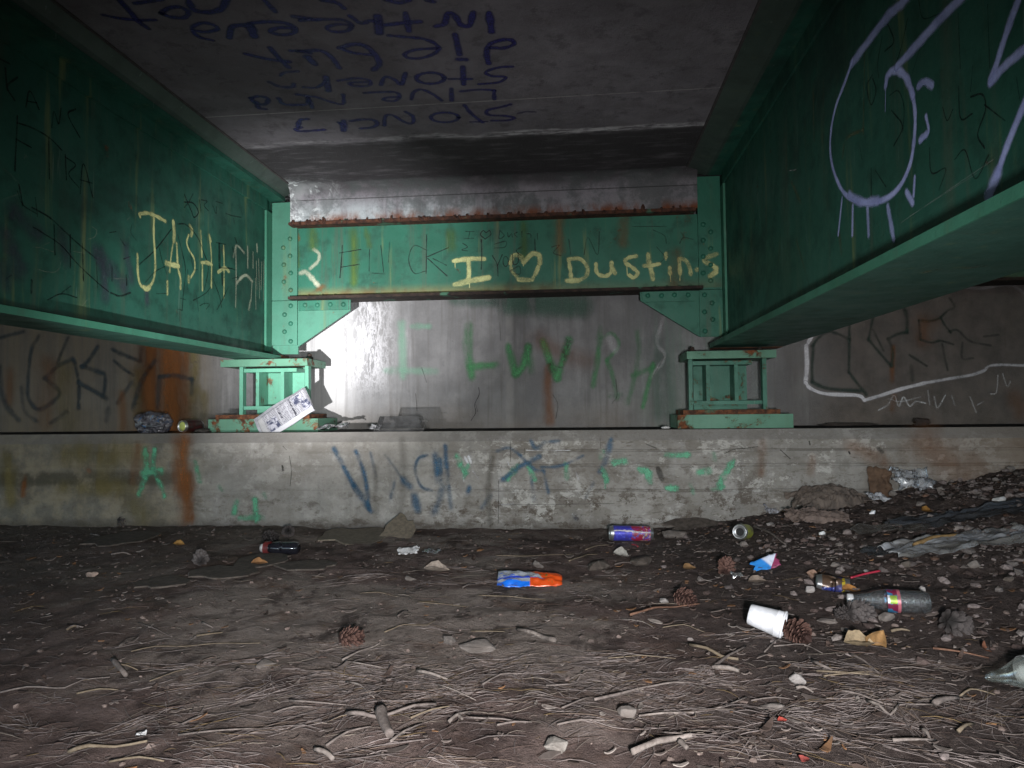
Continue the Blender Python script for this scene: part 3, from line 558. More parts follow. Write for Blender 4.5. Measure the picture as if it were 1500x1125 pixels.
paint('graffiti', dk, 2, ZS, -1, [
    (4, .5, [(1290, 690), (1340, 680), (1390, 682)]), (5, .8, [(1240, 636), (1190, 650), (1100, 672), (1110, 700), (1200, 705), (1262, 716), (1230, 732), (1130, 735)]), (5, .8, [(960, 640), (1000, 690), (1070, 745)]), (4, .7, [(1000, 742), (1095, 740)]), (5, .85, ell(840, 715, 85, 30)),
    (5, .85, [(470, 765), (480, 705), (530, 705), (590, 742), (640, 752), (645, 710), (600, 680)]), (6, .85, [(270, 737), (330, 728), (400, 730), (428, 752), (400, 775), (330, 782)]), (8, .85, [(222, 738), (222, 795)]), (5, .8, [(222, 765), (190, 745)]), (6, .8, [(100, 790), (40, 795), (-40, 800), (-70, 790), (-40, 775)]),
    (5, .8, [(940, 556), (1050, 545), (1140, 550)]), (5, .8, [(1140, 550), (1142, 605)]), (6, .8, [(880, 540), (882, 612)]), (5, .8, [(820, 612), (770, 575), (700, 545), (650, 560), (636, 605)]), (5, .8, [(350, 566), (450, 560), (540, 562), (565, 590), (530, 615), (470, 610), (480, 595), (545, 590)]),
    (6, .85, [(-60, 575), (0, 590), (30, 655)]), (5, .85, [(220, 575), (218, 632), (150, 622), (60, 592), (0, 585)]),
    (5, .85, [(1250, 405), (1170, 410), (1090, 438), (1130, 463), (1210, 468), (1170, 500), (1050, 512)]), (7, .85, [(950, 408), (955, 512)]), (5, .85, [(870, 480), (1000, 480)]), (6, .9, ell(752, 475, 85, 34)), (6, .9, [(600, 445), (575, 512), (530, 482), (475, 468), (450, 515)]), (5, .85, [(190, 490), (300, 475), (380, 488), (375, 520), (290, 522), (258, 503), (360, 498)]),
    (8, .9, [(115, 470), (130, 552)]), (5, .85, [(115, 490), (60, 532), (-20, 530)]),
    (7, .9, [(1108, 385), (1095, 330), (1110, 272), (1170, 245), (1240, 240), (1262, 266), (1200, 290), (1125, 288)]), (8, .9, [(902, 210), (930, 330)]), (8, .85, [(925, 360), (965, 362)]), (6, .9, [(500, 215), (600, 224), (720, 238), (800, 282), (780, 322), (700, 352), (620, 352), (596, 328), (660, 302), (785, 293)]),
    (8, .95, [(200, 290), (280, 268), (360, 282), (420, 340), (440, 390), (405, 425)]), (6, .9, [(200, 292), (280, 320), (385, 332)]), (7, .9, [(-50, 312), (80, 308), (150, 350), (195, 412)]), (9, .9, [(0, 345), (45, 388)]),
    (9, .95, [(1110, 80), (1125, 192)]), (8, .95, [(1012, 75), (990, 152), (940, 150), (900, 92), (858, 80), (838, 142), (790, 158)]), (8, .95, [(600, 80), (620, 186)]), (8, .95, [(480, 150), (600, 136), (685, 130)]), (11, .95, [(430, 100), (440, 196)]), (7, .9, [(440, 130), (380, 125), (330, 140), (262, 95)]),
    (6, .9, [(-40, 122), (100, 115), (220, 120), (270, 150), (240, 186), (160, 190), (118, 166), (180, 146), (270, 150)]), (7, .9, [(90, 0), (180, 15), (225, 48)]), (8, .9, [(480, -5), (560, 14), (620, -2)]), (7, .9, [(730, 0), (770, 8)])], sp_navy, NV, conv=A5, grow=2.0)
paint('graffiti', dk, 2, ZS, -1, [
    (6, .85, [(1500, 870), (1450, 878), (1430, 925)]), (6, .8, [(1500, 700), (1502, 758), (1430, 766), (1330, 760), (1290, 718)]), (6, .85, [(1088, 716), (1150, 703), (1212, 722), (1190, 762), (1120, 752), (1090, 718)]), (6, .85, [(1130, 745), (1145, 788), (1192, 796)]),
    (6, .7, [(1225, 600), (1300, 632), (1390, 636), (1400, 612)]), (5, .7, [(1430, 520), (1330, 530), (1305, 552)]),
    (6, .9, [(1380, 370), (1450, 372), (1520, 386)]), (7, .9, [(1050, 392), (1200, 428), (1365, 450)]), (7, .9, [(1228, 348), (1300, 430), (1365, 492)]),
    (7, .95, [(1100, 166), (1200, 158), (1330, 165), (1412, 202), (1390, 242), (1300, 252), (1228, 226), (1300, 200), (1400, 206)]), (11, .95, [(1080, 182), (1112, 262)]), (8, .95, [(1075, 185), (1000, 182), (945, 200), (930, 272)]), (6, .95, [(805, 292), (710, 268), (655, 205), (720, 166), (800, 174), (845, 208), (760, 232), (670, 218)]),
    (9, .95, [(635, 10), (670, 70), (780, 88), (870, 62), (912, -10)]), (7, .9, [(430, 95), (480, 60), (560, 48), (628, 82), (600, 126), (500, 122), (438, 96)]), (7, .9, [(240, 22), (340, 8), (430, -8)]), (6, .85, [(10, 108), (120, 130), (260, 145), (385, 142)]), (7, .9, [(110, -20), (200, 80), (260, 150), (335, 205)]), (7, .9, [(1180, -10), (1265, 82)]), (7, .8, [(1400, 118), (1480, 128), (1560, 140)])], sp_navy, NV, conv=A4, grow=2.0)

# ---- girders
def girder(xw, side, x0, x1, zt, zb, label):
    """xw: web face seen from under the bay; side: +1 if that face looks towards +X"""
    root = empty('bridge_girder', (xw, 0, zb), label, 'girder', 'bridge girders')
    O = root.location; y0, y1 = YD0 + 0.03, YC - 0.005; t = 0.016
    wx0, wx1 = (xw - t, xw) if side > 0 else (xw, xw + t)
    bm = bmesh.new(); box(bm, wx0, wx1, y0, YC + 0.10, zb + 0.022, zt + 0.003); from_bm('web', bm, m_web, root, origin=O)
    bm = bmesh.new(); box(bm, *((x0, x1 - .006) if side > 0 else (x0 + .006, x1)), y0, y1 - 0.05, zb, zb + 0.022); from_bm('bottom_flange', bm, m_flg, root, origin=O)
    bm = bmesh.new(); box(bm, *((x1 - .0058, x1) if side > 0 else (x0, x0 + .0058)), y0, y1 - 0.051, zb - .0008, zb + 0.0228); from_bm('lit_flange_edge', bm, m_green, root, origin=O, bevel=0.002)  # added strip in brighter green, so the edge looks lit beside the underside
    bm = bmesh.new(); box(bm, *((x0, -1.648) if side > 0 else (0.699, x1)), y0, y1 - 0.003, zt, zt + 0.020); from_bm('top_flange', bm, m_web, root, origin=O, bevel=0.003)
    # flange angles riveted to the web
    a0, a1 = (xw + 0.001, xw + 0.012) if side > 0 else (xw - 0.012, xw - 0.001)
    bm = bmesh.new(); box(bm, a0, a1, y0, y1 - 0.07, zt - 0.065, zt - 0.001); from_bm('flange_angle', bm, m_web, root, origin=O, bevel=0.004)
    # end angle standing against the crossbeam connection
    e = 0.075 if side > 0 else -0.03
    b0, b1 = (xw + 0.001, xw + 0.013) if side > 0 else (xw - 0.013, xw - 0.001)
    bm = bmesh.new(); box(bm, b0, b1, YC - 0.085, YC - 0.017, zb + 0.05, zt - 0.068); from_bm('end_angle', bm, m_green, root, origin=O, bevel=0.003)
    # toe of the flange near the bearing, rubbed to rust
    bm = bmesh.new(); box(bm, min(x0, x1) + 0.02, max(x0, x1) - 0.0, y1 - 0.049, YC + 0.06, zb - 0.002, zb + 0.026); from_bm('sole_plate', bm, m_rust, root, origin=O, bevel=0.004)
    return root
gl = girder(XLW, 1, -1.87, -1.65, 1.803, 0.900, 'green steel girder on the left with yellow capital letters on its web')
gr = girder(XRW, -1, 0.68, 1.05, 1.853, 0.922, 'green steel girder on the right with a big lavender spray-painted loop')

L2 = Z(180, 280, 6.25)
paint('graffiti', gl, 0, XLW, 1, [
    (6, .95, [(150, 210), (220, 200), (300, 228), (385, 275)]), (5, .9, [(282, 250), (280, 400), (290, 560), (292, 720), (270, 830), (215, 890), (160, 860), (136, 760), (130, 580)]), (8, .95, [(190, 880), (215, 895), (240, 880)]), (5, .9, [(150, 215), (155, 235)]),
    (8, .95, [(460, 285), (468, 370), (465, 450)]), (4, .75, [(462, 450), (440, 590), (425, 740)]), (5, .85, [(490, 480), (497, 640), (505, 720), (525, 800), (525, 890)]), (8, .95, [(395, 660), (450, 675), (505, 685)]), (5, .85, [(405, 830), (405, 940)]),
    (7, .9, [(612, 320), (632, 365), (625, 400)]), (4, .85, [(600, 400), (582, 470), (605, 540), (650, 620), (655, 720), (620, 790)]), (7, .9, [(600, 790), (600, 825)]),
    (4, .85, [(710, 365), (718, 500), (722, 600)]), (4, .85, [(790, 410), (808, 600), (808, 880)]), (6, .8, [(790, 410), (800, 450)]), (6, .8, [(720, 655), (765, 655), (810, 672)]), (4, .8, [(725, 680), (725, 905)]),
    (4, .75, [(920, 500), (925, 700), (922, 970)]), (6, .75, [(872, 740), (930, 705), (968, 735)])], sp_yel, 'yellow spray-painted capital letters', conv=L2)
paint('graffiti', gl, 0, XLW, 1, [
    (3, .8, [(1032, 500), (1035, 800), (1030, 1060)]), (4, .6, [(1010, 600), (1040, 500), (1110, 565)]), (5, .8, [(1040, 840), (1085, 790), (1130, 772), (1182, 825)]), (4, .7, [(1140, 510), (1142, 700)]), (4, .7, [(1225, 490), (1227, 550)]), (3, .55, [(1190, 560), (1190, 700)]), (5, .55, [(1165, 1010), (1150, 1080)]), (3, .5, [(1180, 830), (1170, 1000)]),
    (2, .5, [(1220, 640), (1225, 900)]), (2, .5, [(1240, 620), (1250, 980)]), (2, .5, [(1270, 650), (1262, 900)]), (2, .5, [(1290, 640), (1285, 1000)]), (4, .4, [(1310, 680), (1308, 950)]), (2, .4, [(1210, 800), (1215, 1080)]), (2.5, .4, [(1325, 900), (1322, 1100)]), (1.2, .5, [(1328, 180), (1333, 1100)])], sp_pale, 'pale dripping letters near the column', conv=L2)
B0 = Z(0, 0, 3.0); L3 = Z(0, 280, 6.25)
paint('graffiti', gl, 0, XLW, 1, [
    (2, .9, [(150, 670), (300, 530), (440, 350)]), (1.6, .8, [(200, 840), (290, 740), (380, 690)]), (2, .9, [(560, 30), (620, 170), (650, 240), (690, 190), (640, 110), (560, 100)]), (1.5, .8, [(560, 150), (600, 100), (640, 25)]), (1.6, .85, [(700, 80), (710, 180)]), (1.5, .85, [(715, 80), (770, 95), (740, 130), (780, 180)]), (1.6, .85, [(820, 130), (850, 205), (855, 140)]), (1.5, .8, [(850, 95), (910, 112)]),
    (2, .85, [(500, 300), (580, 310), (680, 420), (740, 570), (780, 700), (745, 900)]), (2, .85, [(500, 400), (540, 560), (570, 720), (550, 950), (540, 1090)]), (1.6, .7, [(330, 520), (360, 650), (400, 760)]), (6, .75, [(880, 490), (882, 690)]), (5, .7, [(905, 760), (910, 850)]), (1.5, .8, [(640, 1000), (700, 970), (760, 930), (800, 880)]), (2, .8, [(820, 800), (880, 960), (900, 1060)]), (2, .8, [(960, 880), (905, 1000), (860, 1080)]), (1.5, .7, [(700, 1050), (740, 1030), (790, 1035), (760, 1080)]), (1.4, .7, [(1000, 800), (1050, 785)]), (1.5, .7, [(960, 700), (1020, 720)]),
    (1.4, .7, [(850, 470), (940, 490)]), (4, .6, [(1000, 520), (1010, 550)]), (3, .6, [(1025, 430), (1040, 470)]), (1.5, .65, [(940, 205), (1000, 225), (1080, 240)]), (1.5, .6, [(1010, 250), (1020, 295)]), (1.4, .6, [(520, 980), (570, 995)]), (1.4, .6, [(500, 1080), (540, 1090)]), (1.3, .5, [(80, 300), (70, 380), (120, 450)]), (1.3, .6, [(590, 720), (590, 900)]), (1.3, .6, [(670, 960), (690, 1100)]), (1.2, .6, [(740, 950), (742, 1040)]), (1.6, .6, [(880, 700), (1000, 710)]), (1.2, .6, [(300, 940), (400, 935)]), (1.4, .6, [(600, 480), (640, 700), (680, 720)])], sp_blk, 'black scribbled handwriting', conv=L2)
paint('graffiti', gl, 0, XLW, 1, [
    (2.5, .95, [(75, 510), (70, 620), (64, 750)]), (2.5, .95, [(75, 540), (140, 562), (215, 605), (270, 660)]), (2.3, .9, [(70, 612), (135, 648)]), (2.3, .9, [(212, 610), (215, 785)]), (2.2, .9, [(285, 680), (290, 790)]), (2.2, .9, [(285, 690), (330, 725), (300, 765), (345, 825)]), (2.2, .95, [(350, 850), (365, 720), (405, 865)]), (2, .9, [(350, 790), (402, 805)]),
    (3, .9, [(22, 300), (30, 395)]), (3, .85, [(75, 340), (30, 380), (62, 440)]), (2.5, .9, [(112, 470), (130, 400), (170, 480)]), (2, .85, [(120, 445), (160, 452)]), (2.5, .9, [(225, 560), (235, 490), (255, 545), (265, 478)]), (2.5, .9, [(330, 480), (298, 505), (350, 605)]), (2, .7, [(75, 840), (100, 900), (160, 940)]), (2.5, .8, [(-20, 250), (40, 280)])], sp_blk, 'black marker capital letters', conv=B0)
paint('graffiti', gl, 0, XLW, 1, [
    (2.5, .9, [(170, -60), (190, 40), (205, 130)]), (2.5, .9, [(290, 150), (450, 240), (560, 340), (700, 470), (880, 620)]), (2, .85, [(320, 60), (340, 230)]), (2.5, .9, [(492, 310), (500, 580)]), (2.5, .9, [(640, 400), (640, 700)]), (2.5, .9, [(750, 480), (760, 820)]), (2, .85, [(300, 330), (400, 390), (560, 500), (700, 660), (880, 830), (990, 920)]), (2.5, .9, [(1010, 930), (1090, 960), (1190, 930)]), (2, .85, [(430, 995), (560, 940), (700, 975)]), (2, .7, [(830, -10), (850, 60)]), (2, .8, [(1130, 620), (1190, 600)]), (2.5, .8, [(1150, 770), (1155, 860)]), (2, .8, [(1020, 690), (1020, 820)]), (4, .7, [(285, 820), (280, 930)]), (2, .7, [(560, 930), (640, 870)]), (1.5, .7, [(880, 640), (890, 880)]), (1.6, .7, [(1000, 380), (1060, 370)]), (2, .7, [(60, 800), (100, 770)]), (2, .6, [(1100, 440), (1140, 500)])], sp_blk, 'long black marker lines', conv=L3)
paint('graffiti', gl, 0, XLW, 1, [(36, .6, [(60, 400), (120, 560), (160, 700)]), (30, .55, [(120, 200), (220, 300), (330, 380)]), (26, .4, [(560, 400), (600, 620)]), (28, .6, [(900, 560), (1000, 700), (1120, 860)]), (22, .55, [(900, 620), (950, 760), (960, 960)]), (20, .45, [(1150, 520), (1200, 800)]), (12, .5, [(1340, 920), (1345, 1020)]), (26, .4, [(20, 700), (60, 850)])], sp_smud, 'dull purple smudges', conv=L3)
paint('scratch', gl, 0, XLW, 1, [(0.8, .55, [(300, 510), (380, 520), (500, 560)]), (0.8, .55, [(330, 710), (430, 740), (510, 735), (550, 680), (540, 600)]), (0.8, .5, [(380, 500), (450, 470)]), (0.8, .5, [(830, 320), (880, 360), (860, 420), (800, 440)]), (0.9, .4, [(730, 1070), (800, 990)]), (0.8, .4, [(660, 550), (780, 570)]), (0.8, .35, [(1160, 265), (1190, 235)]), (.8, .4, [(20, -200), (60, -180), (150, -90)]), (.8, .4, [(-20, 60), (40, 70), (200, 10)]), (1, .3, [(1040, 800), (1200, 805)])], sp_pale, conv=L3)

R3 = Z(1000, 0, 3.0)
paint('graffiti', gr, 0, XRW, -1, [
    (11, .8, [(1010, -40), (960, 20), (900, 75), (820, 180), (745, 280)]), (6, .9, [(750, 265), (712, 370), (672, 480), (652, 600), (655, 700), (680, 790), (722, 858), (790, 888), (880, 880), (950, 828), (1000, 730), (1020, 620), (1025, 500), (1012, 400)]), (9, .9, [(1015, 420), (985, 340), (940, 308), (905, 330), (896, 372)]), (9, .75, [(735, 855), (790, 888), (860, 882)]),
    (11, .8, [(1250, -30), (1130, 90), (1040, 190), (945, 292)]), (1.3, .8, [(896, 375), (894, 490)]), (8, .75, [(1040, 378), (1068, 358), (1100, 375)]), (5, .8, [(1074, 510), (1085, 580), (1048, 620)]), (8, .7, [(1075, 590), (1050, 612)]), (5, .8, [(1025, 780), (1020, 860)]), (8, .8, [(990, 845), (1015, 890)]),
    (4, .75, [(705, 870), (697, 950), (688, 1030)]), (5, .75, [(750, 905), (748, 1030)]), (7, .6, [(815, 910), (820, 1030)]), (8, .6, [(905, 910), (918, 980), (930, 1050)]),
    (11, .85, [(1490, -30), (1425, 150), (1360, 355)]), (11, .8, [(1360, 355), (1430, 280), (1540, 190)]), (10, .85, [(1560, 330), (1500, 470), (1430, 640), (1385, 770)]), (16, .7, [(1385, 770), (1350, 860)])], sp_lav, 'lavender spray-painted loop with drips and zigzag', conv=R3, lift=0.0016)
paint('graffiti', gr, 0, XRW, -1, [
    (2.5, .9, [(900, 100), (930, 180), (890, 225)]), (2.5, .9, [(990, 85), (965, 200), (938, 285)]), (2.5, .9, [(835, 330), (812, 380), (830, 460), (852, 400), (838, 345)]), (2.5, .9, [(920, 485), (968, 555), (930, 640)]), (2, .85, [(1145, 470), (1165, 530), (1190, 480)]), (2.5, .9, [(1215, 380), (1225, 520), (1275, 500)]), (3, .9, [(1270, 425), (1320, 415), (1335, 480), (1300, 590), (1330, 650)]), (2.5, .85, [(1330, 460), (1420, 530)]), (2.5, .9, [(1088, 650), (1098, 760), (1160, 740), (1130, 835)]), (2.5, .85, [(1200, 700), (1245, 660), (1290, 785), (1350, 680)]), (2.5, .85, [(830, 740), (832, 880)]), (2.5, .85, [(850, 750), (895, 820)]), (2, .7, [(1040, 0), (1060, 80), (1130, 60)]), (2, .7, [(1215, 60), (1225, 300)]), (2, .7, [(1345, 20), (1355, 300)]), (2, .7, [(1280, 290), (1270, 400)]), (2, .7, [(910, 420), (950, 400), (975, 470), (970, 580)]), (2, .6, [(780, 640), (790, 700)]), (2, .6, [(1470, 340), (1485, 440)]), (2, .6, [(1050, 200), (1010, 330)]), (2, .7, [(880, 160), (860, 280), (865, 340)])], sp_blk, 'black scribbles', conv=R3)
paint('drip_stain', gr, 0, XRW, -1, [(2.5, .5, [(800, 110), (800, 320), (795, 590)]), (6, .4, [(795, 570), (720, 610), (705, 690)]), (4, .35, [(575, 380), (580, 620)]), (2, .35, [(620, 330), (625, 1110)]), (7, .3, [(480, 800), (520, 890)]), (3, .3, [(455, 600), (460, 760)]), (3, .3, [(310, 900), (320, 1000)]), (3, .25, [(540, 520), (545, 760)]), (3, .3, [(350, 760), (350, 1100)]), (9, .35, [(690, 1020), (700, 1110)]), (5, .3, [(430, 1040), (420, 1180)]), (4, .3, [(500, 1050), (560, 1260)])], sp_ylst, conv=R3)
paint('scratch', gr, 0, XRW, -1, [(1, .45, [(440, 830), (442, 920)]), (1, .4, [(400, 800), (398, 860)]), (3, .4, [(470, 750), (500, 745)]), (1, .4, [(960, 980), (1150, 850), (1370, 700)]), (1, .3, [(1000, 950), (1300, 760)]), (1.2, .35, [(330, 850), (345, 1000)]), (1.2, .3, [(540, 940), (550, 1080)])], sp_lime, conv=R3)

# ---- crossbeam between the girders, and the one in the next bay to the right
def rivet_mesh():
    v, f = lathe([(0.0, 0.0135), (0.004, 0.0130), (0.0085, 0.0100), (0.0115, 0.0055), (0.0125, 0.0008)], 12)
    v = [(y, -x, z) for x, y, z in v]; me = bpy.data.meshes.new('rivet'); me.from_pydata(v, [], f); me.materials.append(m_greenx)
    me.polygons.foreach_set('use_smooth', [True] * len(me.polygons)); return me
RV = rivet_mesh(); 
def rivet(root, x, y, z, up=False, lab=None):
    o = bpy.data.objects.new('rivet', RV); o.location = (x - root.location.x, y - root.location.y, z - root.location.z)
    if up: o.rotation_euler = (-math.pi / 2, 0, 0)
    o.rotation_euler.rotate_axis('Y', U(0, 6)); link(o, root)
def crossbeam(xa, xb, label):
    root = empty('crossbeam', ((xa + xb) / 2, YC, 1.235), label, 'crossbeam', 'crossbeams between the girders'); O = root.location
    bm = bmesh.new(); box(bm, xa, xb, YC, YC + 0.016, 1.2505, 1.6475); from_bm('web', bm, m_greenx, root, origin=O)
    bm = bmesh.new(); box(bm, xa + 0.13, xb - 0.12, YC - 0.075, YC + 0.09, 1.2345, 1.250); from_bm('bottom_flange', bm, m_rustd, root, origin=O, bevel=0.003)
    bm = bmesh.new()
    box(bm, xa + 0.13, xb - 0.15, YC - 0.075, YC + 0.09, 1.648, 1.6665)
    bmesh.ops.bevel(bm, geom=list(bm.edges), offset=.004, segments=2, affect='EDGES')
    for i in range(70):   # flaking rust along the lip
        x = U(xa + 0.15, xb - 0.17); s = U(0.004, 0.013); mt = Matrix.Translation((x, YC - 0.074 + U(-.004, .003), 1.661 + U(-.006, .008))) @ Euler((U(0, 3), U(0, 3), U(0, 3))).to_matrix().to_4x4() @ Matrix.Diagonal((s * U(1, 2.2), s, s * .5, 1))
        bmesh.ops.create_icosphere(bm, subdivisions=1, radius=1, matrix=mt)
    from_bm('top_flange', bm, m_rust2, root, origin=O)
    return root
cb = crossbeam(XLW + 0.001, XRW - 0.001, 'green steel crossbeam carrying a yellow hand-painted message with a heart')
bm = bmesh.new()
PG = lambda pts: [(lambda w: (w.x, w.z))(on(px, py, 1, YC)) for px, py in pts]
slab_y(bm, PG([(400, 438), (513.5, 437), (513.5, 455), (437, 508), (437, 519), (400, 519)]), YC - 0.004, YC + 0.010)
from_bm('gusset_plate', bm, m_greenl, cb, origin=cb.location, bevel=0.0015)
bm = bmesh.new(); slab_y(bm, PG([(937, 427.5), (1058, 424), (1060, 491), (1024, 493), (938, 440.5)]), YC - 0.004, YC + 0.010)
from_bm('gusset_plate', bm, m_greenx, cb, origin=cb.location, bevel=0.0015)
bm = bmesh.new(); a = on(403, 306, 1, YC); b2 = on(440, 437, 1, YC); box(bm, XLW + 0.014, b2.x - .012, YC - 0.0165, YC - 0.0005, 1.2385, 1.795); from_bm('connection_angle', bm, m_greenl, cb, origin=cb.location, bevel=0.003)
bm = bmesh.new(); box(bm, XLW + 0.014, b2.x - .012, YC - 0.0165, YC - 0.0045, 0.985, 1.2345); from_bm('connection_angle', bm, m_greenl, cb, origin=cb.location, bevel=0.003)
bm = bmesh.new(); a = on(1021, 300, 1, YC); box(bm, a.x, XRW - 0.014, YC - 0.0165, YC - 0.0005, 1.2385, 1.845); from_bm('connection_angle', bm, m_greenx, cb, origin=cb.location, bevel=0.003)
bm = bmesh.new(); box(bm, a.x, XRW - 0.014, YC - 0.0165, YC - 0.0045, 0.985, 1.2345); from_bm('connection_angle', bm, m_greenx, cb, origin=cb.location, bevel=0.003)
for (p0, p1) in (((439, 437), (512, 455)), ((940, 427), (1018, 440))):
    q0, q1 = on(*p0, 1, YC), on(*p1, 1, YC)
    bm = bmesh.new(); box(bm, q0.x, q1.x, YC - 0.0165, YC - 0.0045, 1.178, 1.2335); from_bm('gusset_angle', bm, m_greenx, cb, origin=cb.location, bevel=0.002)
yr = YC - 0.0163
for px, py in [(425, 350), (415, 363), (425, 375), (416, 388), (426, 400), (416, 413), (426, 425), (426, 448), (417, 461), (426, 474), (417, 486), (426, 500), (447, 447), (465, 447), (484, 446), (503, 446),
               (1030, 329), (1041, 340), (1030, 352), (1041, 364), (1030, 376), (1041, 388), (1030, 400), (1041, 411), (1032, 432), (1043, 444), (1032, 457), (1044, 468), (1033, 485), (949, 433), (969, 433), (988, 432), (1008, 432)]:
    w = on(px, py, 1, yr); rivet(cb, w.x, yr, w.z)
for px in (452, 472, 490, 960, 978, 996, 1012):
    w = on(px, 432, 1, YC - 0.03); rivet(cb, w.x, YC - 0.035, 1.250, True)
C2 = Z(640, 320, 3.5714)
paint('graffiti', cb, 1, YC, -1, [
    (7, .95, [(92, 222), (165, 212), (245, 212)]), (7, .95, [(165, 215), (168, 270), (166, 322)]), (8, .95, [(98, 345), (180, 326), (270, 310)]), (1.6, .8, [(95, 235), (96, 258)]), (1.6, .8, [(170, 340), (171, 362)]),
    (7, .95, [(455, 228), (435, 197), (402, 195), (385, 232)]), (5, .6, [(385, 232), (392, 275), (418, 305)]), (7, .95, [(430, 320), (480, 322)]), (6, .9, [(500, 320), (520, 280), (540, 230)]), (7, .95, [(540, 232), (535, 195), (500, 185), (455, 228)]), (1.8, .9, [(452, 225), (453, 248)]),
    (6, .9, [(690, 215), (698, 270), (702, 320)]), (6, .85, [(690, 213), (750, 213), (788, 258), (780, 303), (740, 325)]), (8, .9, [(685, 326), (735, 325)]),
    (6, .9, [(832, 240), (838, 285), (878, 302), (912, 280), (914, 232)]), (7, .9, [(914, 250), (930, 285)]),
    (6, .9, [(1042, 197), (1000, 207), (985, 230), (1025, 258), (1050, 285), (1030, 310), (1008, 298)]), (1.6, .85, [(993, 240), (996, 296)]),
    (7, .9, [(1105, 190), (1110, 240), (1122, 275), (1130, 315)]), (6, .95, [(1085, 248), (1125, 246), (1162, 238)]),
    (6, .9, [(1198, 185), (1198, 205)]), (1.5, .8, [(1198, 205), (1198, 220)]), (6, .9, [(1218, 260), (1220, 290)]), (1.5, .8, [(1221, 290), (1223, 330)]),
    (6, .9, [(1268, 212), (1272, 290)]), (6, .85, [(1275, 210), (1302, 222), (1322, 258), (1328, 292)]), (1.5, .8, [(1272, 290), (1271, 326)]), (7, .9, [(1362, 268), (1364, 268)])], sp_yel, 'pale yellow spray-painted heart message', conv=C2)
paint('graffiti', cb, 1, YC - 0.0165, -1, [(7, .9, [(1460, 187), (1418, 203), (1400, 222), (1440, 245), (1462, 270), (1430, 302)]), (7, .8, [(1430, 300), (1458, 285)])], sp_yel, 'last yellow letter of the message, over the rivets', conv=C2)
G1 = Z(380, 280, 7.5); K5 = Z(500, 375, 3.0)
paint('graffiti', cb, 1, YC, -1, [
    (1.6, .95, [(912, 600), (900, 780), (885, 950)]), (1.4, .9, [(880, 680), (1000, 660), (1115, 640)]), (1.4, .9, [(905, 835), (1095, 805)]), (1.2, .75, [(1210, 640), (1205, 880)]), (1.3, .85, [(1335, 600), (1365, 890)]), (1, .6, [(1430, 560), (1420, 780)]), (1.2, .7, [(1240, 900), (1370, 910)]), (1.4, .8, [(1840, 650), (1700, 600), (1640, 750), (1700, 900), (1820, 880)]), (1.6, .9, [(1838, 480), (1832, 900)]), (1.6, .9, [(2080, 620), (1850, 720)]), (1.6, .9, [(1850, 740), (2060, 930)])], sp_blk, 'thin black capital letters', conv=G1)
paint('graffiti', cb, 1, YC, -1, [(1.2, .9, [(150, 68), (195, 68)]), (1.2, .9, [(172, 70), (165, 105)]), (1.2, .9, [(145, 106), (192, 104)]), (1.3, .9, [(252, 108), (228, 85), (242, 64), (258, 74), (275, 64), (282, 85), (252, 108)]), (1.2, .85, [(328, 65), (326, 106), (352, 90), (330, 64)]), (1.1, .8, [(370, 75), (375, 98), (390, 80), (395, 98)]), (1.1, .8, [(420, 72), (405, 82), (420, 98)]), (1.1, .8, [(445, 68), (445, 98)]), (1.1, .75, [(470, 80), (490, 82), (492, 100)]), (1.1, .8, [(525, 80), (528, 110)]),
    (1.1, .8, [(135, 130), (160, 150), (130, 165), (160, 170)]), (1.6, .85, [(232, 110), (235, 180), (232, 265)]), (1.3, .7, [(300, 135), (360, 120), (355, 150), (300, 155)]), (1.6, .9, [(290, 195), (315, 240), (320, 300)]), (1.6, .9, [(342, 190), (318, 245)]), (1.4, .85, ell(360, 225, 14, 26)), (1.4, .85, [(395, 190), (400, 240), (425, 230), (425, 180)]), (1.3, .8, [(440, 150), (415, 170), (440, 195)]), (2.2, .6, [(512, 110), (515, 170)]), (1.3, .6, [(600, 150), (640, 140), (610, 180), (650, 195)]), (1.3, .6, [(690, 110), (700, 190)]), (1.3, .6, [(770, 190), (790, 100), (840, 190), (850, 70)]), (1.2, .6, [(1130, 60), (1190, 90), (1200, 130)]), (1.2, .6, [(1020, 42), (1200, 42)]), (1.2, .6, [(1150, 150), (1190, 200), (1170, 230)]), (1.2, .6, [(1270, 130), (1290, 100), (1340, 110)]), (1.4, .8, [(-20, 210), (50, 245)]), (2, .4, [(385, 275), (430, 250), (435, 290), (400, 290)])], sp_blk, 'small black handwriting', conv=C2)
paint('graffiti', cb, 1, YC, -1, [(5, .6, [(600, 640), (655, 690), (645, 770), (560, 850)]), (7, .7, [(460, 900), (510, 890), (580, 960), (640, 1030)]), (5, .8, [(620, 1010), (650, 1040)]), (4, .3, [(700, 1380), (860, 1300), (990, 1060)][0:2])], sp_pale, 'pale letter R beside the column', conv=G1)
paint('ochre_stain', cb, 1, YC, -1, [(14, .8, [(1030, 450), (1040, 600), (1035, 1000)]), (16, .6, [(580, 450), (590, 600)]), (8, .5, [(400, 480), (420, 820)]), (9, .4, [(1170, 430), (1210, 600)]), (18, .55, [(2100, 480), (2100, 600)]), (14, .4, [(2900, 380), (2900, 700)])], sp_olive, conv=G1)
paint('rust_stain', cb, 1, YC, -1, [(8, .7, [(390, 420), (420, 520)]), (20, .35, [(3300, 330), (3300, 640)]), (18, .35, [(4000, 330), (4000, 560)]), (9, .5, [(650, 1080), (700, 1050)]), (20, .4, [(4560, 700), (4560, 1020)]), (5, .7, [(650, 1200), (640, 1300)]), (9, .5, [(700, 1480), (690, 1430)])], sp_rust, conv=G1)
cb2 = crossbeam(XRW + 0.017, XRW + 2.48, 'shadowed crossbeam in the next bay beyond the right girder')

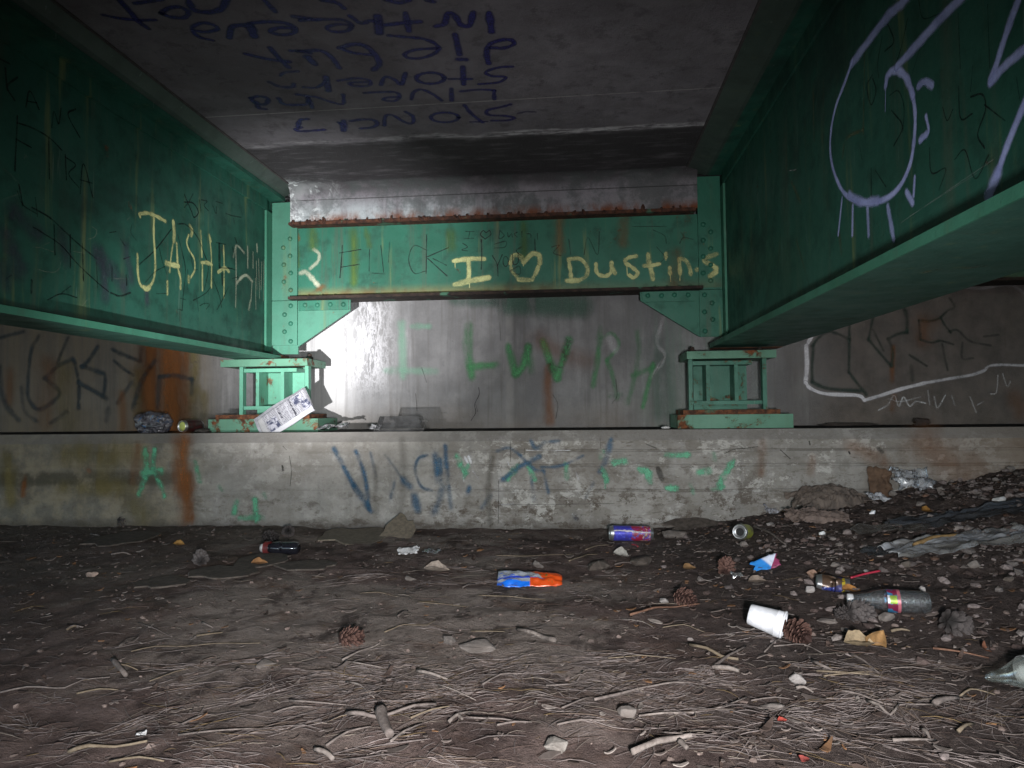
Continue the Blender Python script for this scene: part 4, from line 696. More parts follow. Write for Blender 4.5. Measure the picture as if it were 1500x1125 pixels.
# ---- bearings
def bearing(xc, px0, px1, bx0, bx1, label, m_greenp):
    root = empty('bridge_bearing', (xc, 3.78, ZL), label, 'bearing', 'bridge bearings on the ledge'); O = root.location
    y0, y1 = 3.65, 3.925
    bm = bmesh.new(); box(bm, bx0, bx1, y0, y1 + 0.03, ZL - 0.002, 0.574); from_bm('pad', bm, m_plate, root, origin=O, bevel=0.007)
    bm = bmesh.new(); box(bm, bx0 + 0.03, bx1 - 0.055, y0 + 0.02, y1 + 0.01, 0.5745, 0.598); from_bm('base_plate', bm, m_rust, root, origin=O, bevel=0.004)
    bm = bmesh.new(); box(bm, px0, px1, y0, y1, 0.856, 0.8945); from_bm('top_plate', bm, m_plate, root, origin=O, bevel=0.004)
    h = 0.1925; za, zb = 0.5985, 0.8555
    for s in (-1, 1):
        x = xc + s * (h - 0.010); bm = bmesh.new(); box(bm, x - 0.010, x + 0.010, y0 + 0.022, y0 + 0.060, za, zb); from_bm('end_post', bm, m_greenp, root, origin=O, bevel=0.003)
    bm = bmesh.new(); box(bm, xc - 0.150, xc + 0.122, 3.795, 3.812, za + 0.0005, zb - .0005); from_bm('web_plate', bm, m_greenp, root, origin=O)
    for s in (-0.095, 0.045):
        bm = bmesh.new(); box(bm, xc + s - 0.009, xc + s + 0.009, y0 + 0.03, 3.7945, za + 0.045, zb - 0.030); from_bm('rib', bm, m_greenp, root, origin=O, bevel=0.003)
    bm = bmesh.new(); box(bm, xc - h + 0.022, xc + 0.124, y0 + 0.028, 3.794, zb - 0.0295, zb - 0.010); from_bm('rail', bm, m_greenp, root, origin=O, bevel=0.004)
    bm = bmesh.new(); box(bm, xc - h + 0.022, xc + h - 0.022, y0 + 0.028, y0 + 0.062, za + 0.026, za + 0.0445); from_bm('rail', bm, m_greenp, root, origin=O, bevel=0.004)
    for x in (px0 + 0.05, px1 - 0.045):
        v, f = lathe([(0.0, 0.0), (0.0, 0.020), (0.018, 0.020), (0.0182, 0.012), (0.034, 0.011), (0.037, 0.0)], 6)
        raw('bolt', [(x - O.x + b, 3.80 - O.y + c, 0.8945 - O.z + a) for a, b, c in v], f, m_rustd, root)
    return root
bearing(-1.6375, -1.926, -1.443, -1.993, -1.385, 'green steel bearing on the left, with the folded newspaper leaning against it', m_greenb)
bearing(0.7425, 0.540, 0.979, 0.489, 1.053, 'green steel bearing on the right, dark and rust-edged', m_greenp)

# ================================================================== LITTER ON THE GROUND
m_tint = tinted('dry_litter', 0.8); m_tints = tinted('pebble', 0.85, 0.3, 140)
def tint_obj(name, vs, fs, cols, mat, smooth=False):
    me = bpy.data.meshes.new(name); me.from_pydata(vs, [], fs); me.materials.append(mat)
    at = me.attributes.new('tint', 'FLOAT_COLOR', 'POINT'); flat = []
    for c in cols: flat += [c[0], c[1], c[2], 1.0]
    at.data.foreach_set('color', flat)
    if smooth: me.polygons.foreach_set('use_smooth', [True] * len(me.polygons))
    me.update(); return link(bpy.data.objects.new(name, me))
def needle(vs, fs, cols, p, ang, L, r, bend, col, lift):
    d = Vector((math.cos(ang), math.sin(ang), 0)); s = Vector((-d.y, d.x, 0)); n = 3; b0 = len(vs)
    for i in range(n + 1):
        t = i / n - 0.5
        q = p + d * (t * L) + s * (bend * L * (t * t - 0.08))
        z = gz(q.x, q.y) + lift * (1 - 0.6 * abs(t)) + r * 0.5
        rr = r * (1 - 0.55 * (2 * abs(t)) ** 2)
        for k in range(3):
            a = 2.094 * k + 0.5; vs.append((q.x + s.x * rr * math.cos(a), q.y + s.y * rr * math.cos(a), z + rr * math.sin(a))); cols.append(col)
    for i in range(n):
        for k in range(3): fs.append((b0 + i * 3 + k, b0 + i * 3 + (k + 1) % 3, b0 + i * 3 + 3 + (k + 1) % 3, b0 + i * 3 + 3 + k))
# needles and straw lie in drifts; drift centres read off the photograph
drifts = [(620, 1010, 1.0, .30, .14), (560, 985, .6, .35, .10), (480, 965, .5, .28, .10), (1040, 1000, .6, .22, .08), (1200, 1075, 1.0, .22, .12), (350, 1060, .8, .3, .12), (100, 1060, .5, .3, .14), (700, 870, .45, .5, .18), (820, 850, .35, .6, .16), (300, 900, .4, .6, .22), (1300, 990, .6, .25, .14), (1400, 1040, .6, .2, .12), (950, 1060, .5, .25, .1), (620, 830, .25, .6, .2), (900, 900, .25, .5, .25), (150, 960, .35, .45, .2), (520, 1080, .5, .25, .1), (760, 1000, .6, .2, .12)]
vs, fs, cols = [], [], []
def ncol():
    k = rnd(); b = U(0.55, 1.15)
    if k < 0.55: c = (0.225, 0.185, 0.172)
    elif k < 0.8: c = (0.13, 0.085, 0.070)
    elif k < 0.93: c = (0.33, 0.275, 0.225)
    else: c = (0.22, 0.15, 0.07)
    return tuple(v * b for v in c)
tw = sum(d[2] for d in drifts)
for (px, py, w, sx, sy) in drifts:
    c = ground(px, py); main = U(-0.35, 0.35)
    for i in range(int(3000 * w / tw)):
        x, y = random.gauss(c.x, sx * .85), random.gauss(c.y, sy * .8)
        if not (0.75 < y < YS - 0.03): continue
        if noise.noise((x * 5, y * 7, 2.2)) < U(-0.5, 0.25): continue
        a = main + random.gauss(0, 0.5) + (U(-1.5, 1.5) if rnd() < 0.28 else 0)
        needle(vs, fs, cols, Vector((x, y, 0)), a, 0.015 + 0.10 * rnd() ** 1.8, 0.0004 + .0008 * rnd() ** 3, random.gauss(0, .25), ncol(), U(0.001, 0.012))
for i in range(3000):
    x, y = U(-2.9, 2.6), 0.8 + (YS - 0.85) * rnd() ** 1.5
    if (y > 2.2 or x < -.9) and rnd() < .6: continue
    needle(vs, fs, cols, Vector((x, y, 0)), random.gauss(0.1, 0.75), 0.012 + .07 * rnd() ** 2, U(0.00035, 0.0008), U(-0.6, 0.6), ncol(), U(0.001, 0.008))
for (px, py, w, sx, sy) in drifts + [(560, 1000, 1.5, .2, .05), (680, 1000, 1.2, .15, .06), (1180, 1085, 1.6, .16, .07), (940, 1000, 1.0, .16, .06), (420, 1000, 1.0, .2, .08), (1330, 1050, .9, .2, .08), (300, 1040, .8, .2, .08), (760, 870, .6, .3, .08), (1250, 1000, .8, .16, .08)]:
    c = ground(px, py)
    for k in range(int(6 * w + .5)):
        cx, cy, a0 = random.gauss(c.x, sx), random.gauss(c.y, sy), random.gauss(.05, .42) + (U(-1.4, 1.4) if rnd() < .4 else 0); da, dc = Vector((math.cos(a0), math.sin(a0), 0)), Vector((-math.sin(a0), math.cos(a0), 0)); tone = U(.65, 1.15)
        for i in range(int(U(9, 34))):
            p = Vector((cx, cy, 0)) + da * random.gauss(0, .045) + dc * random.gauss(0, .016)
            if not (0.75 < p.y < YS - .03): continue
            q = U(.7, 1.15) * tone; cl = (.30, .25, .232) if rnd() < .7 else (.19, .14, .11)
            needle(vs, fs, cols, p, a0 + random.gauss(0, .33), .02 + .10 * rnd() ** 1.5, U(.0005, .0010), random.gauss(0, .16), tuple(v * q for v in cl), U(.0, .007))
nd = tint_obj('needle_litter', vs, fs, cols, m_tint); tag(nd, 'dry pine needles and straw strewn in drifts over the dirt', 'pine needles', kind='stuff')

# gravel and crumbs of soil
ICO = []
for s in range(5):
    bm = bmesh.new(); bmesh.ops.create_icosphere(bm, subdivisions=1, radius=1)
    for v in bm.verts: v.co *= 1 + 0.45 * noise.noise(v.co * 1.4 + Vector((s * 7.1, 0, 0)))
    ICO.append(([v.co.copy() for v in bm.verts], [tuple(v.index for v in f.verts) for f in bm.faces])); bm.free()
vs, fs, cols = [], [], []
def pebble(x, y, r, col):
    V, Fc = ICO[int(rnd() * 5)]; b0 = len(vs); R = Euler((U(0, 6), U(0, 6), U(0, 6))).to_matrix(); sc = Vector((U(.8, 1.5), U(.7, 1.1), U(.45, .85)))
    z = gz(x, y) + r * 0.22
    rz = Matrix.Rotation(U(0, 6.3), 3, 'Z')
    for v in V:
        q = R @ v; q = rz @ Vector((q.x * sc.x, q.y * sc.y, q.z * sc.z)); vs.append((x + q.x * r, y + q.y * r, z + q.z * r)); cols.append(col)
    for f in Fc: fs.append(tuple(b0 + i for i in f))
def pcol():
    k = rnd(); b = U(0.5, 1.2)
    c = (0.19, 0.155, 0.145) if k < .5 else (0.10, 0.070, 0.062) if k < .78 else (0.21, 0.18, 0.165) if k < .95 else (0.15, 0.085, 0.06)
    return tuple(v * b for v in c)
n = 0
while n < 7500:
    x, y = U(0.25, 3.2), U(1.15, YS - 0.01)
    if mound(x, y) * 6 * (0.6 + noise.noise((x * 3, y * 3, 0))) < rnd() * 0.9: continue
    pebble(x, y, 0.0025 + 0.015 * rnd() ** 3.2, pcol()); n += 1
for i in range(6500):
    x, y = U(-2.9, 2.3), 0.8 + (YS - 0.82) * rnd() ** 0.9
    pebble(x, y, 0.0013 + 0.007 * rnd() ** 6, (lambda q: (.14 * q, .105 * q, .09 * q))(U(.4, 1.5)))
gr_ = tint_obj('gravel', vs, fs, cols, m_tints); tag(gr_, 'small stones and crumbs of soil over the dirt and the bank on the right', 'gravel', kind='stuff')

# bark chips and leaf scraps
vs, fs, cols = [], [], []
def chip(x, y, L, W, col):
    b0 = len(vs); a = random.gauss(0.1, 0.7); d = Vector((math.cos(a), math.sin(a), U(-.12, .25))); s = Vector((-math.sin(a), math.cos(a), U(-.35, .35))); t = U(0.001, 0.0025)
    o = Vector((x, y, gz(x, y) + U(0.002, 0.006))); cur = U(-.3, .9)
    pts = []
    for i in range(5):
        u = i / 4 - 0.5; w = W * (1 - (2 * abs(u)) ** 1.7 * U(.45, 1)); up = Vector((0, 0, cur * L * u * u))
        for sg in (-1, 1): pts.append(o + d * (L * u) + s * (sg * w * U(.6, 1)) + up)
    up = Vector((0, 0, t))
    for p in pts: vs.append(tuple(p)); cols.append(col)
    for p in pts: vs.append(tuple(p + up)); cols.append(col)
    for i in range(4):
        a0 = b0 + i * 2; fs.append((a0, a0 + 2, a0 + 3, a0 + 1)); fs.append((a0 + 10, a0 + 11, a0 + 13, a0 + 12))
        fs.append((a0, a0 + 10, a0 + 12, a0 + 2)); fs.append((a0 + 1, a0 + 3, a0 + 13, a0 + 11))
    e = b0 + 8; fs.append((b0, b0 + 1, b0 + 11, b0 + 10)); fs.append((e, e + 10, e + 11, e + 1))
def ccol():
    k = rnd(); b = U(0.5, 1.2)
    c = (0.14, 0.112, 0.098) if k < .4 else (0.075, 0.050, 0.040) if k < .8 else (0.23, 0.195, 0.172) if k < .92 else (0.20, 0.10, 0.045)
    return tuple(v * b for v in c)
for i in range(4200):
    k = rnd()
    x, y = (U(-2.9, 2.4), 0.8 + (YS - 0.84) * rnd() ** 1.1) if k < .55 else (U(0.1, 2.6), U(0.9, YS - 0.03))
    big = rnd() ** 6
    chip(x, y, 0.006 + 0.018 * rnd() ** 1.8 + .03 * big, 0.0012 + 0.0035 * rnd() + .007 * big, ccol())
ch = tint_obj('leaf_scraps', vs, fs, cols, m_tint); tag(ch, 'scraps of bark and dead leaf mixed into the dirt', 'leaf litter', kind='stuff')

# ------------------------------------------------------------------ twigs and sticks (things)
def wood(name, c0, c1):
    b = NB(name); P = b.obj(); f = b.noise(P, 60, 6, .7); k = b.noise(P, 14, 4)
    c = b.mix(b.step(f, .3, .7), c0, c1); c = b.mix(b.mul(b.step(k, .5, .7), .6), c, tuple(v * .45 for v in c0))
    return b.done(b.bsdf(c, .85, 0, .25, b.bump(f, .6, .003)))
mw_pale = wood('bleached_wood', (0.10, 0.080, 0.070), (0.25, 0.213, 0.188)); mw_grey = wood('grey_wood', (0.085, 0.068, 0.06), (0.195, 0.162, 0.145)); mw_red = wood('reddish_bark', (0.09, 0.045, 0.03), (0.21, 0.115, 0.075)); mw_straw = wood('straw', (0.11, 0.083, 0.055), (0.215, 0.17, 0.12))
TW = 'thin dry twigs lying on the dirt'
def stick(pts, r, mat=mw_grey, label=None, conv=None, group=TW, extra=(), cat=None, taper=0.45, flat=False):
    if conv: pts = [conv(p) for p in pts]
    W = [ground(px, py) for px, py in pts]
    for i, w in enumerate(W): w.z += r * 0.8 + 0.004 + (0.004 * math.sin(i * 2.1) if len(W) > 2 else 0)
    sd = U(0, 99); K = [W[0]]
    W = [w_ + Vector((U(-.004, .004), U(-.004, .004), 0)) for w_ in W]
    for a_, b_ in zip(W, W[1:]):
        m_ = max(1, int((b_ - a_).length / .035)); tt = (b_ - a_).normalized(); pp = Vector((-tt.y, tt.x, .4))
        for i in range(1, m_ + 1): K.append(a_.lerp(b_, i / m_) + (pp * ((b_ - a_).length * .010 * U(-1, 1)) if i < m_ else Vector((0, 0, 0))))
    r = r * (.8 if r > .006 else 1)
    S = spline(K, 2); n = len(S); O = W[len(W) // 2].copy()
    r = r * .72
    rad = [r * (1 - taper * i / (n - 1)) * (0.95 + .12 * noise.noise((i * .5, sd, 0))) for i in range(n)]
    v, f = tube([p - O for p in S], rad, 7, sd, .32)
    for ex_pts, er in extra:
        ew = [ground(*((conv(p) if conv else p))) for p in ex_pts]
        for w in ew: w.z += er * .8 + .006
        es = spline(ew, 6); v2, f2 = tube([p - O for p in es], [er * (1 - .4 * i / (len(es) - 1)) for i in range(len(es))], 7, sd + 5, .14)
        f += [tuple(i + len(v) for i in q) for q in f2]; v += v2
    big = label is not None
    o = raw('stick' if big else 'twig', v, f, mat, smooth=True); o.location = O
    tag(o, label or 'thin dry twig lying on the dirt among the pine needles', cat or ('stick' if big else 'twig'), None if big else group)
    return o
Q6 = Z(400, 825, 3.75); Q7 = Z(800, 825, 3.75); Q5 = Z(0, 825, 3.75); Q8 = Z(1100, 825, 3.75); Q3 = Z(700, 720, 3.75); Q1 = Z(0, 720, 3.75)
stick([(405, 852), (490, 862), (580, 858), (660, 850), (780, 820), (900, 785)], .0085, mw_grey, 'long grey forked branch lying near the bottom edge, with a stub pointing at the viewer', Q6, extra=[([(592, 850), (610, 920), (642, 985)], .0125)])
stick([(475, 1072), (600, 1030), (720, 990), (792, 975)], .0105, mw_pale, 'thick pale stick at the bottom edge right of the forked branch', Q7, extra=[([(735, 1005), (775, 1045)], .006)], taper=.2)
stick([(790, 468), (880, 500), (960, 525), (1050, 548)], .0075, mw_straw, 'tan flat stick crossed over a grey one, left of the foam cup', Q7, taper=.2)
stick([(915, 590), (1000, 530), (1100, 465)], .0055, mw_grey, 'grey stick crossing under the tan one, left of the foam cup', Q7)
stick([(925, 598), (990, 604), (1052, 612)], .0095, mw_pale, 'short stubby pale wood chunk below the crossed sticks', Q7, taper=.1)
stick([(790, 612), (860, 635), (950, 655)], .007, mw_pale, 'pale stick on top of the straw drift in the middle', Q6, taper=.2)
stick([(232, 1050), (285, 1070), (334, 1094)], .008, mw_pale, 'short pale stick at the bottom edge, left of the forked branch', Q6, taper=.1)
stick([(220, 780), (300, 802), (360, 818), (415, 835)], .009, mw_pale, 'pale split stick with a dark end, below the orange and blue wrapper', Q3, taper=-.3)
stick([(620, 558), (645, 595), (682, 635)], .011, mw_grey, 'stubby grey stick on the dark dirt at the lower left', Q5, taper=.1)
stick([(375, 1055), (480, 1032), (620, 1020), (800, 998)], .0055, mw_straw, 'long tan straw stem at the bottom left corner area', Q5)
stick([(460, 298), (600, 264), (720, 246), (850, 236)], .0055, mw_red, 'long reddish curved stick below the dark pine cone, right of the middle', Q7)
stick([(1010, 800), (1070, 785), (1125, 762)], .012, mw_grey, 'knobbly grey root piece near the cut-off clear bottle', Q8)
stick([(965, 895), (1020, 860), (1095, 828)], .0055, mw_pale, 'crooked pale stick between the forked branch and the thick stick', Q6, extra=[([(1020, 860), (1040, 880)], .004)])
stick([(1140, 950), (1180, 925), (1225, 905)], .007, mw_straw, 'short tan stick in the dark dirt at the lower right', Q8)
for args in [([(510, 855), (650, 850), (800, 830), (950, 805), (1110, 765)], .0032, mw_pale, Q7), ([(265, 765), (380, 745), (480, 700), (600, 690), (700, 680), (820, 660), (945, 632)], .0042, mw_grey, Q7), ([(340, 530), (520, 526), (705, 524)], .002, mw_straw, Q7), ([(380, 490), (500, 515), (700, 524)], .0018, mw_grey, Q7), ([(0, 688), (100, 695), (160, 665), (205, 610)], .0035, mw_grey, Q7), ([(60, 905), (200, 890), (380, 862)], .003, mw_grey, Q7), ([(650, 945), (780, 960), (900, 950), (1050, 930)], .002, mw_grey, Q7), ([(85, 810), (180, 775), (230, 745)], .003, mw_grey, Q7), ([(415, 318), (520, 340), (600, 360)], .003, mw_pale, Q7), ([(640, 362), (750, 352), (890, 385)], .002, mw_straw, Q7),
             ([(380, 548), (470, 510), (550, 470), (592, 452)], .0042, mw_pale, Q6), ([(900, 680), (1000, 720), (1125, 762)], .003, mw_pale, Q6), ([(400, 662), (470, 690), (560, 750)], .003, mw_pale, Q6), ([(755, 866), (870, 830), (1000, 788)], .0032, mw_straw, Q6), ([(645, 997), (730, 945), (818, 886)], .0035, mw_pale, Q6), ([(290, 1018), (400, 950), (540, 902)], .0035, mw_grey, Q6), ([(0, 840), (120, 815), (250, 795)], .003, mw_grey, Q6), ([(90, 770), (250, 785), (415, 790)], .003, mw_grey, Q6), ([(610, 390), (720, 355), (850, 345), (900, 310)], .0025, mw_straw, Q6), ([(1090, 384), (1265, 384)], .0022, mw_straw, Q6), ([(395, 550), (500, 570), (620, 575)], .003, mw_pale, Q6), ([(1150, 680), (1260, 630), (1420, 612)], .003, mw_grey, Q6), ([(1060, 860), (1250, 880), (1400, 885)], .003, mw_grey, Q6), ([(1230, 905), (1330, 900), (1430, 880)], .0032, mw_grey, Q6),
             ([(480, 172), (580, 172), (680, 186)], .002, mw_straw, Q6), ([(800, 222), (930, 240), (1075, 243)], .002, mw_straw, Q6), ([(1130, 185), (1300, 195), (1500, 205)], .0024, mw_straw, Q6), ([(685, 305), (720, 285), (745, 268)], .004, mw_grey, Q6), ([(1040, 145), (1080, 135), (1115, 118)], .004, mw_grey, Q6),
             ([(660, 470), (700, 440), (745, 415)], .0042, mw_grey, Q5), ([(370, 378), (410, 365), (462, 358)], .005, mw_grey, Q5), ([(640, 568), (700, 580), (762, 590)], .003, mw_straw, Q5), ([(0, 722), (150, 705), (350, 690), (450, 662), (602, 654)], .0035, mw_grey, Q5), ([(420, 728), (540, 715), (640, 705)], .003, mw_straw, Q5), ([(720, 495), (850, 478), (1000, 460), (1200, 455), (1435, 455)], .0022, mw_straw, Q5), ([(1080, 412), (1215, 395)], .004, mw_straw, Q5), ([(760, 335), (850, 380), (940, 410)], .0022, mw_grey, Q5), ([(1110, 340), (1140, 355), (1172, 362)], .005, mw_grey, Q5), ([(820, 660), (950, 620), (1075, 570)], .002, mw_straw, Q5), ([(1000, 900), (1100, 860), (1200, 840)], .003, mw_grey, Q5), ([(980, 960), (1150, 945), (1450, 910)], .003, mw_grey, Q5), ([(600, 1110), (750, 1100), (900, 1090)], .0035, mw_straw, Q5),
             ([(125, 468), (300, 465), (392, 502)], .0028, mw_grey, Q8), ([(75, 502), (130, 450), (182, 415)], .003, mw_grey, Q8), ([(460, 708), (600, 740), (750, 778), (1000, 790)], .0038, mw_grey, Q8), ([(640, 775), (700, 810), (760, 840), (822, 790)], .0048, mw_pale, Q8), ([(360, 605), (500, 625), (720, 625)], .0035, mw_straw, Q8), ([(400, 632), (560, 622), (705, 600)], .003, mw_straw, Q8), ([(1000, 480), (1150, 505), (1292, 522)], .0042, mw_red, Q8), ([(780, 992), (900, 992), (1012, 984)], .0042, mw_pale, Q8), ([(940, 940), (965, 965), (985, 988)], .007, mw_pale, Q8), ([(250, 705), (300, 712), (352, 722)], .0062, mw_pale, Q8), ([(770, 392), (830, 388), (885, 382)], .006, mw_straw, Q8), ([(540, 510), (620, 560), (720, 620)], .004, mw_grey, Q8), ([(770, 590), (900, 592), (1015, 598)], .0022, mw_grey, Q8), ([(340, 555), (400, 590), (442, 598)], .006, mw_grey, Q8), ([(1150, 742), (1200, 715), (1280, 710), (1340, 735)], .003, mw_straw, Q8), ([(0, 770), (120, 755), (240, 760)], .0025, mw_grey, Q8),
             ([(100, 358), (250, 365), (530, 345)], .0022, mw_straw, Q3), ([(500, 390), (600, 360), (660, 350)], .004, mw_straw, Q3), ([(590, 328), (650, 310), (720, 295)], .004, mw_straw, Q3), ([(750, 410), (800, 402), (860, 395)], .004, mw_grey, Q3), ([(490, 705), (480, 712), (520, 690)], .004, mw_grey, Q3), ([(665, 862), (700, 840), (742, 812)], .004, mw_grey, Q1), ([(365, 775), (400, 760), (462, 752)], .0045, mw_straw, Q1), ([(500, 245), (540, 255), (562, 272)], .008, mw_grey, Q1), ([(610, 355), (680, 350), (716, 352)], .006, mw_grey, Q1)]:
    stick(args[0], args[1], args[2], None, args[3])

# ------------------------------------------------------------------ stones and slabs
def stonemat(name, c, var=.35):
    b = NB(name); P = b.obj(); f = b.noise(P, 40, 7, .7); k = b.noise(P, 11, 4)
    cc = b.mix(b.step(f, .3, .7), tuple(v * (1 - var) for v in c), tuple(v * (1 + var) for v in c)); cc = b.mix(b.mul(b.step(k, .5, .66), .5), cc, (0.055, 0.042, 0.034))
    return b.done(b.bsdf(cc, .9, 0, .25, b.bump(f, .6, .004)))
ms_grey = stonemat('grey_stone', (0.155, 0.134, 0.120)); ms_white = stonemat('whitish_stone', (0.29, 0.265, 0.248), .3); ms_brown = stonemat('muddy_slab', (0.088, 0.072, 0.060), .45)
def stone(px, py, w, h, dep, mat, label, cat='stone', name='stone', group=None, seed=0, sharp=.4):
    """w, h: width and height in photo pixels at that spot"""
    c = ground(px, py); k = (c - CAMP).dot(fw) / F; rx, rz = w * k / 2, h * k / 2
    rr = random.Random(seed * 13 + 5); bm = bmesh.new()
    for i in range(15 + int(rr.random() * 8)):
        p = Vector((rr.gauss(0, 1), rr.gauss(0, 1), rr.gauss(0, 1))).normalized() * (1 - .5 * sharp * rr.random())
        bm.verts.new((p.x * rx, p.y * dep / 2, p.z * rz))
    hull = bmesh.ops.convex_hull(bm, input=bm.verts)
    bmesh.ops.delete(bm, geom=[g_ for g_ in hull['geom_interior'] if isinstance(g_, bmesh.types.BMVert)], context='VERTS')
    bmesh.ops.bevel(bm, geom=list(bm.edges), offset=min(rx, rz) * .16, segments=2, affect='EDGES', profile=.5, clamp_overlap=True)
    bmesh.ops.triangulate(bm, faces=bm.faces); bmesh.ops.subdivide_edges(bm, edges=[e for e in bm.edges if e.calc_length() > min(rx, rz) * .3], cuts=2, use_grid_fill=True)
    for v in bm.verts:
        n3 = v.co / max(rx, 1e-4); v.co *= 1 + .06 * noise.noise(n3 * 4 + Vector((seed, 0, 0))) + .03 * noise.noise(n3 * 11 + Vector((seed, 2, 0)))
    o = from_bm(name, bm, mat, smooth=True); o.location = c + Vector((0, dep * .25, rz * .40)); o.rotation_euler = (0, 0, U(-.2, .2))
    return tag(o, label, cat, group)
stone(697, 955, 88, 22, .10, ms_grey, 'large flat grey stone half sunk in the dirt, in the middle foreground', seed=1)
stone(787, 833, 24, 18, .05, ms_grey, 'small pointed grey stone just behind the orange and blue wrapper', seed=2, sharp=.7)
stone(132, 845, 20, 13, .04, stonemat('pinkish_stone', (0.30, 0.22, 0.18)), 'small pinkish stone alone on the dark dirt at the left', seed=3)
stone(974, 884, 19, 12, .03, ms_white, 'small bright white stone left of a brown pine cone', seed=4)
stone(1170, 1001, 27, 18, .04, ms_white, 'whitish oval stone below the foam cup, near the bottom right', seed=5, sharp=.2)
stone(918, 1050, 38, 20, .05, ms_grey, 'dull grey lump touching the long thin twig at the bottom', seed=6)
stone(1188, 868, 17, 17, .03, ms_white, 'pale angular stone left of the crushed blue and yellow can', seed=7)
stone(1353, 866, 12, 13, .02, ms_white, 'small pale square pebble behind the clear bottle', seed=8)
stone(990, 788, 50, 20, .12, ms_grey, 'grey broken slab against the ledge, right of the tall can', seed=9, sharp=.6)
stone(1303, 910, 28, 18, .04, ms_grey, 'grey stone under the label end of the clear bottle', seed=10)
stone(1212, 913, 38, 10, .04, ms_grey, 'long flat grey stone right of the foam cup', seed=11, sharp=.3)
stone(600, 850, 24, 12, .05, ms_grey, 'small rounded stone on the dirt left of the wrapper', seed=12)
stone(383, 978, 38, 13, .06, ms_grey, 'flat pale stone at the left of the straw drift', seed=13)
stone(1472, 735, 34, 12, .05, simple('dirty_foam', (0.55, 0.54, 0.52), .8), 'long crumbly piece of dirty white foam on top of the bank', cat='foam scrap', name='foam_scrap', seed=14)
stone(1206, 785, 12, 11, .03, simple('white_foam', (0.65, 0.65, 0.63), .8), 'small white foam crumb in the gravel right of the blue scrap', cat='foam scrap', name='foam_scrap', seed=15)
stone(1279, 752, 15, 9, .03, simple('white_foam_2', (0.65, 0.65, 0.66), .8), 'white foam crumb below the brown paper bag', cat='foam scrap', name='foam_scrap', seed=16)
stone(815, 1100, 45, 24, .06, stonemat('crumbly_white', (0.25, 0.225, 0.20), .4), 'crumbly pale lump at the bottom edge, right of centre', seed=17, sharp=.8)
stone(655, 945, 42, 18, .07, ms_grey, 'crumbly grey lump behind the straw drift', seed=18, sharp=.7)
stone(1135, 1040, 55, 12, .04, ms_grey, 'pale flat bark-like stone below the whitish oval stone', seed=19, sharp=.5)
stone(875, 835, 40, 20, .10, ms_brown, 'muddy angular stone right of the wrapper', seed=20, sharp=.6)
stone(940, 828, 42, 22, .12, ms_brown, 'squarish muddy stone below the tall can', seed=21, sharp=.5)
for i, (px, py, w, h) in enumerate([(1230, 800, 14, 9), (1330, 830, 22, 14), (1290, 815, 16, 10), (1430, 830, 26, 16), (1380, 720, 16, 12), (1350, 740, 18, 12), (1420, 700, 14, 10), (1460, 705, 16, 10), (1310, 725, 16, 12), (1250, 770, 12, 8), (1200, 765, 20, 10), (1225, 830, 20, 10), (1345, 800, 14, 10), (1480, 850, 18, 11), (1270, 840, 12, 8), (1395, 690, 16, 12), (1090, 800, 16, 12), (1180, 755, 14, 9), (1130, 770, 16, 10), (1480, 690, 18, 14), (1240, 925, 16, 8)]):
    stone(px, py, w, h, .03, [ms_grey, ms_brown, ms_white, ms_grey][i % 4] if i % 5 else ms_grey, 'loose fist-sized or smaller stone on the gravel bank', group='loose stones on the gravel bank', seed=30 + i, sharp=.5)
def slab(px, py, w, dpx, label, seed, mat=ms_brown, t=.005, tilt=(0, 0), cat='slab', name='slab', rz=0):
    c = ground(px, py); k = (c - CAMP).dot(fw) / F; c2 = ground(px, py - dpx); dep = max(.04, (c2 - c).length); n = 17
    out = [(w * k / 2 * math.cos(2 * math.pi * i / n) * (1 + .55 * noise.noise((i * 1.7, seed, 0))), dep / 2 * math.sin(2 * math.pi * i / n) * (1 + .7 * noise.noise((i * 2.3, seed, 5)))) for i in range(n)]
    bm = bmesh.new(); a = [bm.verts.new((x, y, 0)) for x, y in out]; b2 = [bm.verts.new((x * .97, y * .97, t * (1 + .3 * noise.noise((x * 20, y * 20, seed))))) for x, y in out]
    bm.faces.new(a[::-1]); bm.faces.new(b2)
    for i in range(n): bm.faces.new((a[i], a[(i + 1) % n], b2[(i + 1) % n], b2[i]))
    o = from_bm(name, bm, mat, bevel=.0015); o.location = c + (c2 - c) * .5 + Vector((0, 0, .004)); o.rotation_euler = (tilt[0], tilt[1], rz)
    return tag(o, label, cat)
m_card = simple('damp_cardboard', (0.14, 0.115, 0.085), .9, scale=60)
slab(520, 795, 115, 18, 'flattened damp cardboard sheet beside the ledge, right of the dark bottle', 1, m_card, .006, (.05, .02), 'cardboard', 'cardboard_sheet')
slab(578, 794, 52, 14, 'bent triangle of cardboard standing on the flat sheet', 2, m_card, .004, (.5, .1), 'cardboard', 'cardboard_sheet')
slab(385, 832, 80, 18, 'flat muddy slab in front of the dark bottle', 3, rz=.1)
slab(330, 848, 110, 16, 'wide muddy slab between the pale straws at the left', 4)
slab(180, 800, 90, 18, 'muddy slab near the ledge at the far left', 5)
slab(450, 838, 90, 16, 'long muddy slab to the right of the dark bottle', 6)
slab(1020, 775, 90, 25, 'brown slab leaning on the ledge, right of the grey broken slab', 7, tilt=(.35, 0))
slab(240, 862, 80, 14, 'small dusty slab at the left, behind the needles', 8)

